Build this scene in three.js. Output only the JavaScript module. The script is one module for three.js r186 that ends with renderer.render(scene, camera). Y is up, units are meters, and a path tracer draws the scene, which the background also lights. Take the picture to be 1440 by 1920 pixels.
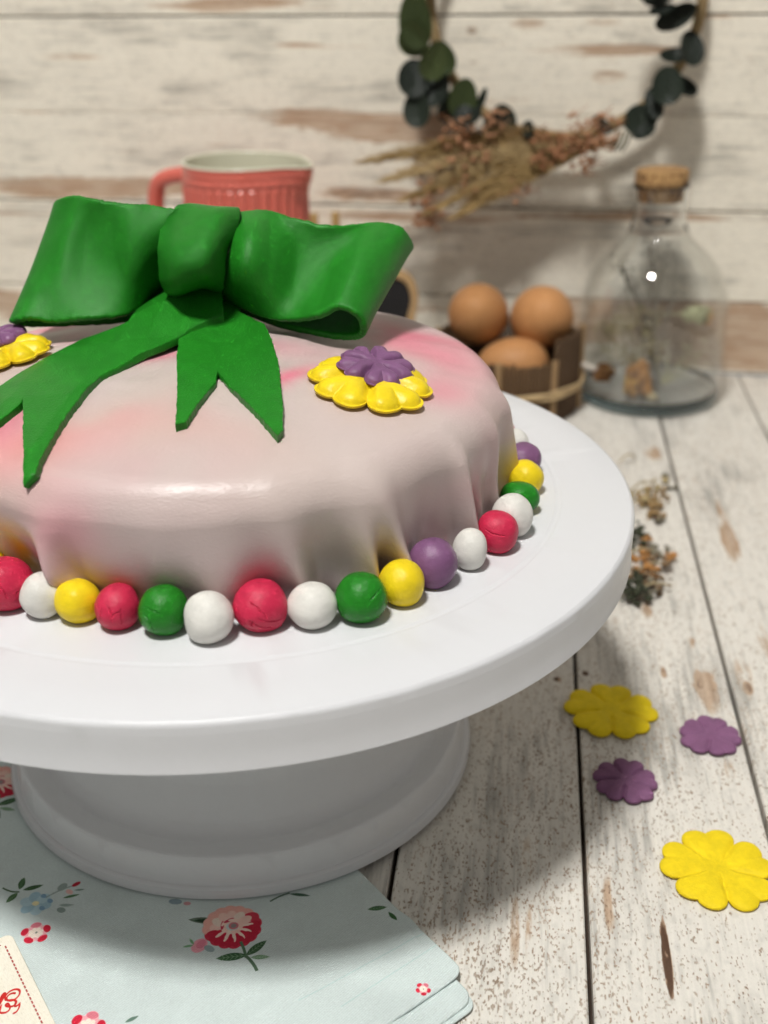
import * as THREE from 'three';
import { mergeGeometries, mergeVertices, toCreasedNormals } from 'three/addons/utils/BufferGeometryUtils.js';
import { TessellateModifier } from 'three/addons/modifiers/TessellateModifier.js';

// ---------------------------------------------------------------- camera, light, exposure
const scene = new THREE.Scene();
const camera = new THREE.PerspectiveCamera(49.39, 0.75, 0.02, 20);
camera.position.set(0.1009, 0.2696, 0.345);
camera.up.set(-0.04923, 0.90007, -0.43295);
camera.lookAt(0.1009 - 0.1175, 0.2696 - 0.4357, 0.345 - 0.8924);
camera.focus = 0.335;
camera.userData.fStop = 9.5;

const renderer = new THREE.WebGLRenderer({ antialias: true });
renderer.toneMapping = THREE.LinearToneMapping;
renderer.toneMappingExposure = 1.03;
renderer.shadowMap.enabled = true;
scene.background = new THREE.Color().setRGB(0.255, 0.245, 0.233);   // what the unlit rest of the room sends back

const LAMP = new THREE.Vector3(-0.15, 1.78, 0.60);                 // five bulbs of a ceiling lamp, above and a little in front
const BULBS = [];
for (let k = 0; k < 5; k++) {
  const a = k / 5 * Math.PI * 2 + 0.4;
  BULBS.push(new THREE.Vector3(LAMP.x + 0.085 * Math.cos(a), LAMP.y, LAMP.z + 0.085 * Math.sin(a)));
}
for (const b of BULBS) {
  const l = new THREE.PointLight(new THREE.Color().setRGB(1, 0.985, 0.95), 1.96);
  l.position.copy(b); l.castShadow = true; l.shadow.radius = 2.8; l.shadow.mapSize.set(1024, 1024);
  l.shadow.camera.near = 0.1; l.shadow.camera.far = 5;
  scene.add(l);
}

// ---------------------------------------------------------------- helpers
let seed = 7;
function rnd() { seed |= 0; seed = seed + 0x6D2B79F5 | 0; let t = Math.imul(seed ^ seed >>> 15, 1 | seed); t = t + Math.imul(t ^ t >>> 7, 61 | t) ^ t; return ((t ^ t >>> 14) >>> 0) / 4294967296; }
const rr = (a, b) => a + (b - a) * rnd();
const V = (a) => new THREE.Vector3(a[0], a[1], a[2]);
const clamp = (x, a, b) => Math.min(b, Math.max(a, x));
const smooth = (a, b, x) => { const t = clamp((x - a) / (b - a), 0, 1); return t * t * (3 - 2 * t); };
const mix = (a, b, t) => a + (b - a) * t;
function hash2(i, j, s) { let h = Math.imul(i, 374761393) + Math.imul(j, 668265263) + Math.imul(s, 1442695041) | 0; h = Math.imul(h ^ h >>> 13, 1274126177); return ((h ^ h >>> 16) >>> 0) / 4294967296; }
function vn(x, y, s) {
  const i = Math.floor(x), j = Math.floor(y); let u = x - i, v = y - j; u = u * u * (3 - 2 * u); v = v * v * (3 - 2 * v);
  return (hash2(i, j, s) * (1 - u) + hash2(i + 1, j, s) * u) * (1 - v) + (hash2(i, j + 1, s) * (1 - u) + hash2(i + 1, j + 1, s) * u) * v;
}
function fbm(x, y, s, o = 4) { let a = 0.5, t = 0, n = 0; for (let k = 0; k < o; k++) { t += a * vn(x, y, s + k * 17); n += a; a *= 0.5; x = x * 2.03 + 11.3; y = y * 2.01 + 5.7; } return t / n; }
function hash3(i, j, k, s) { return hash2(i + Math.imul(k, 7919), j - Math.imul(k, 104729), s); }
function vn3(x, y, z, s) {
  const i = Math.floor(x), j = Math.floor(y), k = Math.floor(z); let u = x - i, v = y - j, w = z - k; u = u * u * (3 - 2 * u); v = v * v * (3 - 2 * v); w = w * w * (3 - 2 * w);
  const q = (kk) => (hash3(i, j, kk, s) * (1 - u) + hash3(i + 1, j, kk, s) * u) * (1 - v) + (hash3(i, j + 1, kk, s) * (1 - u) + hash3(i + 1, j + 1, kk, s) * u) * v;
  return q(k) * (1 - w) + q(k + 1) * w;
}
const names = new Map();
function numbered(n) { const k = names.get(n) ?? 0; names.set(n, k + 1); return k ? `${n}_${String(k).padStart(3, '0')}` : n; }
function tag(o, label, category, group, kind) {
  if (label) o.userData.label = label;
  if (category) o.userData.category = category;
  if (group) o.userData.group = group;
  if (kind) o.userData.kind = kind;
  return o;
}
function thing(name, label, category, pos = [0, 0, 0], group) {
  const o = new THREE.Group(); o.name = numbered(name); o.position.set(...pos); scene.add(o);
  return tag(o, label, category, group);
}
function obj(name, geo, mat, parent = scene) {
  const m = new THREE.Mesh(geo, mat); m.name = parent === scene ? numbered(name) : name; m.castShadow = m.receiveShadow = true; parent.add(m); return m;
}
// a part whose geometry was made in world coordinates, under a thing that stands at its own base
function part(t, name, geo, mat) { geo.translate(-t.position.x, -t.position.y, -t.position.z); return obj(name, geo, mat, t); }
function solo(name, geo, mat, base, label, category, group) { geo.translate(-base[0], -base[1], -base[2]); const m = obj(name, geo, mat); m.position.set(...base); return tag(m, label, category, group); }
function dtex(w, h, data, srgb, wrap = THREE.ClampToEdgeWrapping) {
  const t = new THREE.DataTexture(data, w, h, THREE.RGBAFormat, THREE.UnsignedByteType);
  if (srgb) t.colorSpace = THREE.SRGBColorSpace;
  t.magFilter = THREE.LinearFilter; t.minFilter = THREE.LinearMipmapLinearFilter; t.wrapS = t.wrapT = wrap; t.needsUpdate = true; return t;
}
function noiseTex(n, fn, rep) {      // small tiling grey texture for bumps
  const d = new Uint8Array(n * n * 4);
  for (let j = 0; j < n; j++) for (let i = 0; i < n; i++) { const v = clamp(fn(i, j), 0, 1) * 255, p = (j * n + i) * 4; d[p] = d[p + 1] = d[p + 2] = v; d[p + 3] = 255; }
  const t = dtex(n, n, d, false, THREE.RepeatWrapping); t.repeat.set(rep, rep); return t;
}
const grain = (rep) => noiseTex(256, (i, j) => 0.5 * hash2(i, j, 3) + 0.5 * hash2(i >> 1, j >> 1, 9), rep);
const lin = (r, g, b) => new THREE.Color().setRGB(r, g, b);
const fondantBump = grain(1);
const fondantTone = (() => {   // pale sugar dust and small clouds in the kneaded colour
  const n = 512, d = new Uint8Array(n * n * 4), t = (x, y, f, s) => { const a = (x / n) % 1, w = vn(x * f / n, y * f / n, s), w2 = vn((x - n) * f / n, y * f / n, s), w3 = vn(x * f / n, (y - n) * f / n, s), w4 = vn((x - n) * f / n, (y - n) * f / n, s), b = y / n; return mix(mix(w, w2, a), mix(w3, w4, a), b); };
  for (let j = 0; j < n; j++) for (let i = 0; i < n; i++) { const c = 0.5 * t(i, j, 9, 3) + 0.3 * t(i, j, 31, 7) + 0.2 * t(i, j, 90, 9), sp = smooth(0.80, 0.95, t(i, j, 150, 21)) * 0.10, v = 208 + 36 * (c - 0.5) + 200 * sp, p = (j * n + i) * 4; d[p] = d[p + 1] = d[p + 2] = clamp(v, 0, 255); d[p + 3] = 255; }
  return dtex(n, n, d, true, THREE.RepeatWrapping);
})();
function fondant(r, g, b, rough = 0.45, bump = 0.00006, spec = 0.5) {
  return new THREE.MeshPhysicalMaterial({ color: lin(r * 1.56, g * 1.56, b * 1.56), map: fondantTone, roughness: rough, bumpMap: fondantBump, bumpScale: bump, specularIntensity: spec });
}
const GREEN = [0.014, 0.178, 0.012], PINK = [0.52, 0.022, 0.066], YELLOW = [0.80, 0.60, 0.014], PURPLE = [0.185, 0.082, 0.175], WHITE = [0.70, 0.685, 0.635];

function grid(nu, nv, fn, closeU = false) {  // indexed grid surface with uv
  const p = [], uv = [], ix = [], W = nu + 1;
  for (let j = 0; j <= nv; j++) for (let i = 0; i <= nu; i++) { const q = fn(i / nu, j / nv); p.push(q[0], q[1], q[2]); uv.push(i / nu, j / nv); }
  for (let j = 0; j < nv; j++) for (let i = 0; i < nu; i++) { const a = j * W + i; ix.push(a, a + 1, a + W, a + 1, a + W + 1, a + W); }
  const g = new THREE.BufferGeometry();
  g.setAttribute('position', new THREE.Float32BufferAttribute(p, 3)); g.setAttribute('uv', new THREE.Float32BufferAttribute(uv, 2)); g.setIndex(ix); g.computeVertexNormals();
  if (closeU) { const n = g.attributes.normal; for (let j = 0; j <= nv; j++) { const a = j * W, b = a + nu, v = new THREE.Vector3(n.getX(a) + n.getX(b), n.getY(a) + n.getY(b), n.getZ(a) + n.getZ(b)).normalize(); n.setXYZ(a, v.x, v.y, v.z); n.setXYZ(b, v.x, v.y, v.z); } }
  return g;
}
function lathe(pts, seg = 128) { return new THREE.LatheGeometry(pts.map((p) => new THREE.Vector2(p[0], p[1])), seg); }
function smoothProfile(pts, n) { return new THREE.CatmullRomCurve3(pts.map((p) => new THREE.Vector3(p[0], p[1], 0)), false, 'centripetal').getPoints(n).map((p) => [Math.max(0, p.x), p.y]); }
function tube(pts, r, seg = 24, rad = 6, curved = true) {
  const c = curved ? new THREE.CatmullRomCurve3(pts.map(V)) : new THREE.LineCurve3(V(pts[0]), V(pts[1]));
  return new THREE.TubeGeometry(c, seg, r, rad, false);
}
function taper(p0, p1, r0, r1, seg = 5) {   // tapered straight piece
  const a = V(p0), b = V(p1), d = b.clone().sub(a), g = new THREE.CylinderGeometry(r1, r0, d.length(), seg, 1);
  g.applyQuaternion(new THREE.Quaternion().setFromUnitVectors(new THREE.Vector3(0, 1, 0), d.clone().normalize()));
  g.translate((a.x + b.x) / 2, (a.y + b.y) / 2, (a.z + b.z) / 2); return g;
}
function blob(c, r, detail = 1, jit = 0.15) {
  const g = mergeVertices(new THREE.IcosahedronGeometry(1, detail).deleteAttribute('uv').deleteAttribute('normal'), 1e-4), p = g.attributes.position;
  for (let i = 0; i < p.count; i++) { const k = 1 + rr(-jit, jit); p.setXYZ(i, c[0] + p.getX(i) * k * r[0], c[1] + p.getY(i) * k * r[1], c[2] + p.getZ(i) * k * r[2]); }
  g.computeVertexNormals(); return g;
}
const bare = (g) => { g = g.index ? g.toNonIndexed() : g; for (const k of Object.keys(g.attributes)) if (k !== 'position' && k !== 'normal') g.deleteAttribute(k); return g; };
const join = (list) => mergeGeometries(list.map(bare));

// ---------------------------------------------------------------- painted boards: wall and table
// colour and relief of one whitewashed board; marks: [along m, across m, half length, half width, strength, darkness]
function boardMaps(w, len, W, L, s, o) {
  const c = new Uint8Array(W * L * 4), b = new Uint8Array(W * L * 4);
  const sx = w / W, sy = len / L, wood = [o.wood ?? [176, 146, 118], [120, 88, 64], [64, 44, 32]];
  for (let j = 0; j < L; j++) {
    const y = (j + 0.5) * sy;
    for (let i = 0; i < W; i++) {
      const x = (i + 0.5) * sx;
      const ragged = fbm(x * 700, y * 210, s + 40, 3) - 0.5;
      const g1 = fbm(x * 95, y * 11, s, 4), g2 = fbm(x * 330, y * 26, s + 5, 3);
      let worn = (g1 - o.wear) * 2.6 + (g2 - 0.5) * 1.2 + ragged * 1.0, dark = 0;
      for (const m of o.marks) {
        const dx = (x - m[1]) / m[3], dy = (y - m[0]) / m[2], q = dx * dx + dy * dy;
        if (q < 4) { const k = m[4] * (1 - smooth(0.25, 2.2, q + ragged * 1.6)); worn += k * (o.mk ?? 1.5); dark = Math.max(dark, (m[5] ?? 0) * 0.85 * smooth(0.5, 1.5, k * (0.75 + ragged * 1.4))); }
      }
      const e = smooth(0, o.soft ?? 0.4, worn);
      // small pits and specks of bare wood in the paint
      const zone = fbm(x * 26, y * 9, s + 9, 2), pit = fbm(x * 1750, y * 900, s + 60, 2) + 0.14 * (fbm(x * 3800, y * 2200, s + 70, 1) - 0.5);
      const pk = smooth(0, 0.07, pit - (o.pit - 0.17 * (zone - 0.5)));
      const tone = fbm(x * 1300, y * 22, s + 20, 3), soft = fbm(x * 60, y * 22, s + 30, 3), mott = fbm(x * 420, y * 260, s + 33, 2);
      const strk = fbm(x * 700, y * 55, s + 36, 3), wh = (o.white ?? 232) - 14 * smooth(0.5, 0.8, soft) - 14 * (tone - 0.5) - 12 * smooth(0.55, 0.9, mott) - 34 * smooth(0.52, 0.8, strk * 0.6 + soft * 0.4);
      let r = wh, g = wh * (o.warm ?? 0.972), bl = wh * (o.warmb ?? 0.915);
      const t = clamp((tone - 0.3) * 1.7, 0, 1), wr = mix(wood[0][0], wood[1][0], t * 0.55), wg = mix(wood[0][1], wood[1][1], t * 0.55), wb = mix(wood[0][2], wood[1][2], t * 0.55);
      const ee = e * (0.55 + 0.4 * fbm(x * 260, y * 60, s + 80, 2));
      r = mix(r, wr, ee); g = mix(g, wg, ee); bl = mix(bl, wb, ee);
      const pp = pk * (o.pitk ?? 0.75) * (0.25 + 0.75 * vn(x * 500, y * 300, s + 91)), pt = vn(x * 160, y * 60, s + 93); r = mix(r, mix(150, 104, pt), pp); g = mix(g, mix(122, 84, pt), pp); bl = mix(bl, mix(98, 66, pt), pp);
      r = mix(r, wood[2][0], dark); g = mix(g, wood[2][1], dark); bl = mix(bl, wood[2][2], dark);
      const p = (j * W + i) * 4, n = (hash2(i, j, s + 99) - 0.5) * 7;
      c[p] = clamp(r + n, 0, 255); c[p + 1] = clamp(g + n, 0, 255); c[p + 2] = clamp(bl + n, 0, 255); c[p + 3] = 255;
      const h = clamp(0.8 - 0.4 * e - 0.5 * pk - 0.5 * dark + 0.12 * tone + 0.1 * (mott - 0.5), 0, 1) * 255; b[p] = b[p + 1] = b[p + 2] = h; b[p + 3] = 255;
    }
  }
  return { map: dtex(W, L, c, true), bump: dtex(W, L, b, false) };
}
function boardMat(w, len, W, L, s, o) { const m = boardMaps(w, len, W, L, s, o); return new THREE.MeshPhysicalMaterial({ map: m.map, bumpMap: m.bump, bumpScale: 0.0004, roughness: o.rough ?? 0.62, specularIntensity: 0.35 }); }
function boardGeo(w, len, th, ch) {   // local x across, y up, z along; top at y = 0
  const P = [[-w / 2, -th], [-w / 2, -ch], [-w / 2 + ch * 0.8, 0], [w / 2 - ch * 0.8, 0], [w / 2, -ch], [w / 2, -th]], p = [], uv = [];
  const q = (a, b, c2, d) => { for (const k of [a, b, c2, a, c2, d]) { p.push(k[0], k[1], k[2]); uv.push(clamp(k[0] / w + 0.5, 0.004, 0.996), clamp(k[2] / len, 0.001, 0.999)); } };
  for (let k = 0; k < 5; k++) q([...P[k], 0], [...P[k], len], [...P[k + 1], len], [...P[k + 1], 0]);
  q([...P[0], 0], [...P[1], 0], [...P[4], 0], [...P[5], 0]); q([...P[5], len], [...P[4], len], [...P[1], len], [...P[0], len]);
  q([...P[1], 0], [...P[2], 0], [...P[3], 0], [...P[4], 0]); q([...P[4], len], [...P[3], len], [...P[2], len], [...P[1], len]);
  const g = new THREE.BufferGeometry(); g.setAttribute('position', new THREE.Float32BufferAttribute(p, 3)); g.setAttribute('uv', new THREE.Float32BufferAttribute(uv, 2)); g.computeVertexNormals(); return g;
}
const gapMat = new THREE.MeshStandardMaterial({ color: lin(0.03, 0.018, 0.011), roughness: 0.95 });

const table = thing('tabletop', 'whitewashed distressed wooden planks running away from the viewer', null); table.userData.kind = 'structure';
const seams = [-0.32, -0.2557, -0.1914, -0.1268, -0.0625, 0.0018, 0.0661, 0.1296, 0.1935, 0.2590, 0.3233, 0.3876, 0.452], Z0 = -0.4675, TL = 0.86;
// marks on the visible boards, given where they lie on the table
const tableMarks = [
  [[.153,.0909], 0.0125, 0.0011, 3, 0.95], [[.1824,-.0731], 0.020, 0.005, 1.0, 0], [[.183,-.0513], 0.014, 0.005, 1.1, 0], [[.1811,-.0584], 0.004, 0.0016, 1.4, 0.85],
  [[.1999,-.063], 0.018, 0.006, 1.0, 0], [[.2007,-.0572], 0.004, 0.0016, 1.3, 0.8], [[.1846,-.003], 0.008, 0.003, 1.0, 0], [[.2129,-.2182], 0.030, 0.005, 1.0, 0], [[.2134,-.1837], 0.020, 0.005, 1.1, 0],
  [[.1817,-.1061], 0.016, 0.004, 0.9, 0], [[.2131,-.1097], 0.03, 0.006, 0.9, 0], [[.107,.087], 0.014, 0.0016, 0.85, 0.1], [[.1115,.0886], 0.014, 0.0014, 0.85, 0.1], [[.1161,.0607], 0.010, 0.0018, 0.8, 0.1], [[.167,-.0651], 0.004, 0.0012, 1.3, 0.6],
  [[.1218,-.0542], 0.0016, 0.0014, 2, 0.95], [[.1338,-.0604], 0.0016, 0.0013, 2, 0.95], [[.1838,-.3091], 0.010, 0.006, 0.9, 0], [[.2073,-.3032], 0.012, 0.004, 0.8, 0], [[.2066,-.271], 0.008, 0.004, 0.9, 0.1], [[.1652,-.1235], 0.012, 0.006, 0.8, 0.1], [[.232,-.2588], 0.03, 0.005, 0.7, 0],
  [[.0995,.0421], 0.016, 0.002, 0.6, 0.1], [[.1233,.0498], 0.015, 0.004, 0.7, 0.2], [[.1107,.0513], 0.014, 0.002, 0.6, 0.2], [[.1382,.0699], 0.012, 0.003, 0.6, 0.1],
];
for (let k = 0; k + 1 < seams.length; k++) {
  const x0 = seams[k] + 0.0008, x1 = seams[k + 1] - 0.0008, w = x1 - x0, near = k >= 5 && k <= 10;
  const marks = tableMarks.filter((m) => m[0][0] > x0 - 0.002 && m[0][0] < x1 + 0.002).map((m) => [m[0][1] - Z0, m[0][0] - x0, m[1], m[2], m[3], m[4]]);
  const mat = boardMat(w, TL, near ? 256 : 64, near ? 2048 : 512, 100 + k * 31, { wear: 0.86, soft: 0.7, mk: 1.35, pit: k === 5 ? 0.85 : 0.682, pitk: 0.8, marks, white: 217, rough: 0.55, warm: 0.98, warmb: 0.94 });
  const g = boardGeo(w, TL, 0.012, 0.0007); const m = obj('plank', g, mat, table); m.position.set((x0 + x1) / 2, -0.0003 * (k % 2), Z0);
}
const bed = obj('plank_bed', new THREE.BoxGeometry(0.9, 0.01, TL - 0.002), gapMat, table); bed.position.set(0.066, -0.0105, Z0 + TL / 2);

const wall = thing('wall', 'whitewashed distressed horizontal planks behind the table', null, [0, 0, -0.468]); wall.userData.kind = 'structure';
const WX = -0.50, WL = 1.10, courses = [0.0008, 0.0541, 0.1181, 0.181, 0.2438, 0.307, 0.371, 0.435];
const W2 = (q) => q;
const wallMarks = [   // [point on wall, half length, half height, strength, dark]
  [[-.2693,.1272], 0.06, 0.0075, 1.5, 0], [[-.2112,.1288], 0.06, 0.0075, 1.4, 0], [[-.1623,.1288], 0.05, 0.0065, 1.3, 0], [[-.0668,.1264], 0.04, 0.006, 1.0, 0], [[-.016,.1272], 0.03, 0.005, 1.5, 0.4], [[.0111,.1253], 0.03, 0.004, 1.2, 0.3],
  [[-.0494,.1779], 0.05, 0.006, 1.4, 0], [[-.0116,.1736], 0.05, 0.010, 1.5, 0], [[.0185,.172], 0.04, 0.012, 1.2, 0], [[-.0345,.1662], 0.03, 0.006, 0.8, 0],
  [[.0647,.1198], 0.05, 0.003, 1.1, 0.2], [[.159,.1129], 0.06, 0.0035, 1.3, 0.05], [[.2322,.1142], 0.08, 0.0035, 1.3, 0.1], [[.0343,.1107], 0.06, 0.004, 1.2, 0], [[-.0162,.1109], 0.05, 0.004, 1.0, 0], [[-.2721,.1084], 0.05, 0.0012, 1.0, 0.1], [[-.2796,.1141], 0.05, 0.0012, 0.8, 0.1],
  [[.2619,.0258], 0.06, 0.022, 1.5, 0], [[.2184,.0405], 0.05, 0.02, 1.2, 0], [[.165,.0389], 0.05, 0.02, 1.1, 0], [[.0352,.0452], 0.03, 0.006, 1.0, 0], [[-.304,.0421], 0.03, 0.006, 1.2, 0], [[-.2576,.0306], 0.05, 0.01, 1.2, 0],
  [[-.0911,.2511], 0.07, 0.005, 1.3, 0], [[-.1145,.2365], 0.022, 0.0022, 1.0, 0], [[-.0948,.2518], 0.03, 0.003, 1.0, 0.2], [[-.0404,.2254], 0.03, 0.0018, 1.0, 0], [[-.0702,.2254], 0.02, 0.0016, 0.8, 0], [[-.2279,.2177], 0.025, 0.002, 0.9, 0.1], [[-.2114,.1926], 0.02, 0.002, 0.8, 0.1],
  [[.0929,.2385], 0.012, 0.0035, 1.1, 0], [[.1417,.24], 0.012, 0.003, 1.0, 0], [[.1431,.2221], 0.05, 0.003, 0.8, 0], [[.1674,.2231], 0.03, 0.003, 0.8, 0], [[.1479,.2055], 0.012, 0.004, 0.9, 0], [[.0844,.19], 0.02, 0.003, 0.9, 0], [[.0558,.2346], 0.004, 0.0025, 1.2, 0.6], [[.0564,.2147], 0.006, 0.0015, 1.0, 0.5], [[.2366,.1925], 0.03, 0.003, 0.9, 0], [[.2267,.2429], 0.03, 0.002, 0.8, 0],
  [[-.245,.1809], 0.03, 0.0015, 0.7, 0.1], [[-.1649,.185], 0.04, 0.0012, 0.6, 0], [[-.1292,.2406], 0.03, 0.0016, 0.8, 0], [[-.1044,.1583], 0.03, 0.003, 0.6, 0], [[-.188,.1537], 0.03, 0.002, 0.6, 0.1],
];
for (let k = 0; k + 1 < courses.length; k++) {
  const tight = k === 2 ? [0.0007, 0.0001] : k === 3 ? [0.0001, 0.0006] : [0.0007, 0.0006];
  const y0 = courses[k] + tight[0], y1 = courses[k + 1] - tight[1], w = y1 - y0;
  const marks = wallMarks.filter((m) => m[0][1] > y0 - 0.004 && m[0][1] < y1 + 0.004).map((m) => [m[0][0] - WX, m[0][1] - y0, m[1], m[2], m[3], m[4]]);
  const mat = boardMat(w, WL, 128, 2048, 900 + k * 37, { wear: k === 0 ? 0.60 : 0.84, soft: 1.1, mk: 1.08, pit: 0.73, pitk: 0.35, marks, white: 236, rough: 0.7, wood: [186, 156, 130], warm: 0.97, warmb: 0.905 });
  const g = boardGeo(w, WL, 0.012, 0.0007);
  g.applyMatrix4(new THREE.Matrix4().makeBasis(new THREE.Vector3(0, 1, 0), new THREE.Vector3(0, 0, 1), new THREE.Vector3(1, 0, 0)));
  const m = obj('plank', g, mat, wall); m.position.set(WX, (y0 + y1) / 2, 0);
}
const backing = obj('plank_bed', new THREE.BoxGeometry(WL, 0.435, 0.01), gapMat, wall); backing.position.set(WX + WL / 2, 0.2175, -0.0105);

// ---------------------------------------------------------------- cake stand
{
  const t = thing('cake_stand', 'glossy white plastic cake turntable on a round flared foot', 'cake stand', [0, 0.0018, 0]);
  const plastic = new THREE.MeshPhysicalMaterial({ color: lin(0.645, 0.65, 0.665), roughness: 0.22, bumpMap: grain(30), bumpScale: 0.00001, specularIntensity: 0.5 });
  const Y = 0.1101;
  const top = [[0, Y], [0.06, Y], [0.1138, Y], [0.1144, Y - 0.0003], [0.115, Y - 0.0004], [0.1156, Y - 0.0003], [0.1162, Y], [0.126, Y + 0.0001], [0.1381, Y]];
  for (let k = 1; k <= 8; k++) { const a = k / 8 * Math.PI / 2; top.push([0.1381 + 0.0019 * Math.sin(a), Y - 0.0019 * (1 - Math.cos(a))]); }
  top.push([0.1400, Y - 0.0035], [0.1399, Y - 0.008], [0.1398, Y - 0.0138], [0.1400, Y - 0.0144], [0.1401, Y - 0.0150], [0.1396, Y - 0.0153], [0.1374, Y - 0.0151], [0.1372, Y - 0.004], [0.06, Y - 0.0035], [0.045, Y - 0.0035]);
  part(t, 'plate', toCreasedNormals(lathe(top.slice().reverse(), 256), 0.5), plastic);
  const foot = [[0.0, 0.0018], [0.0868, 0.0018], [0.0877, 0.0026], [0.0878, 0.0042], [0.0872, 0.0056], [0.0862, 0.0061], [0.0856, 0.0061],
    [0.0852, 0.0066], [0.0849, 0.0095], [0.0843, 0.0130], [0.0838, 0.0150], [0.0833, 0.0158], [0.0826, 0.0161], [0.0812, 0.0160], [0.0785, 0.0158], [0.0763, 0.0160], [0.0752, 0.0163],
    ...smoothProfile([[0.0747, 0.0167], [0.0735, 0.0180], [0.0705, 0.0215], [0.0665, 0.0270], [0.0625, 0.0345], [0.0590, 0.0440], [0.0560, 0.0560], [0.0535, 0.0720], [0.0520, 0.0900], [0.0515, Y - 0.0036]], 44)];
  part(t, 'foot', toCreasedNormals(lathe(foot, 256), 0.7), plastic);
}
// drops of water on the plate
for (const [p, r, w] of [[[.0077,.1101,.1054], 0.0009, 'below the green ball'], [[-.0269,.1101,.0984], 0.0008, 'below the white ball beside the yellow one']]) {
  const g = new THREE.SphereGeometry(r, 24, 12, 0, Math.PI * 2, 0, Math.PI / 2); g.scale(1.3, 0.6, 1);
  solo('water_drop', g.translate(p[0], p[1] + 0.0001, p[2]), new THREE.MeshPhysicalMaterial({ color: 0xffffff, transmission: 1, thickness: 0, ior: 1.33, roughness: 0.02 }), [p[0], p[1], p[2]], `tiny clear water drop on the white plate ${w}`, 'water drop');
}

// ---------------------------------------------------------------- cake
const CK = { x: -0.0002, z: 0.0010, h: 0.0508, Rt: 0.0950, er: 0.0110, dome: 0.0092, pw: 1.86, y: 0.1101 };
CK.rc = CK.Rt - CK.er; CK.a1 = Math.PI / 2 - Math.atan(CK.pw * CK.dome / CK.rc); CK.r0 = CK.rc + CK.er * Math.cos(CK.a1); CK.y0 = CK.h - CK.dome - CK.er + CK.er * Math.sin(CK.a1);
function cakeTop(x, z) {
  const r = Math.hypot(x - CK.x, z - CK.z);
  if (r <= CK.r0) return CK.y + CK.y0 + (CK.h - CK.y0) * (1 - (r / CK.r0) ** CK.pw);
  if (r < CK.Rt) return CK.y + CK.h - CK.dome - CK.er + Math.sqrt(Math.max(0, CK.er ** 2 - (r - CK.rc) ** 2));
  return CK.y;
}
function cakeNormal(x, z) { const e = 0.001; return new THREE.Vector3(cakeTop(x - e, z) - cakeTop(x + e, z), 2 * e, cakeTop(x, z - e) - cakeTop(x, z + e)).normalize(); }
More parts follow.
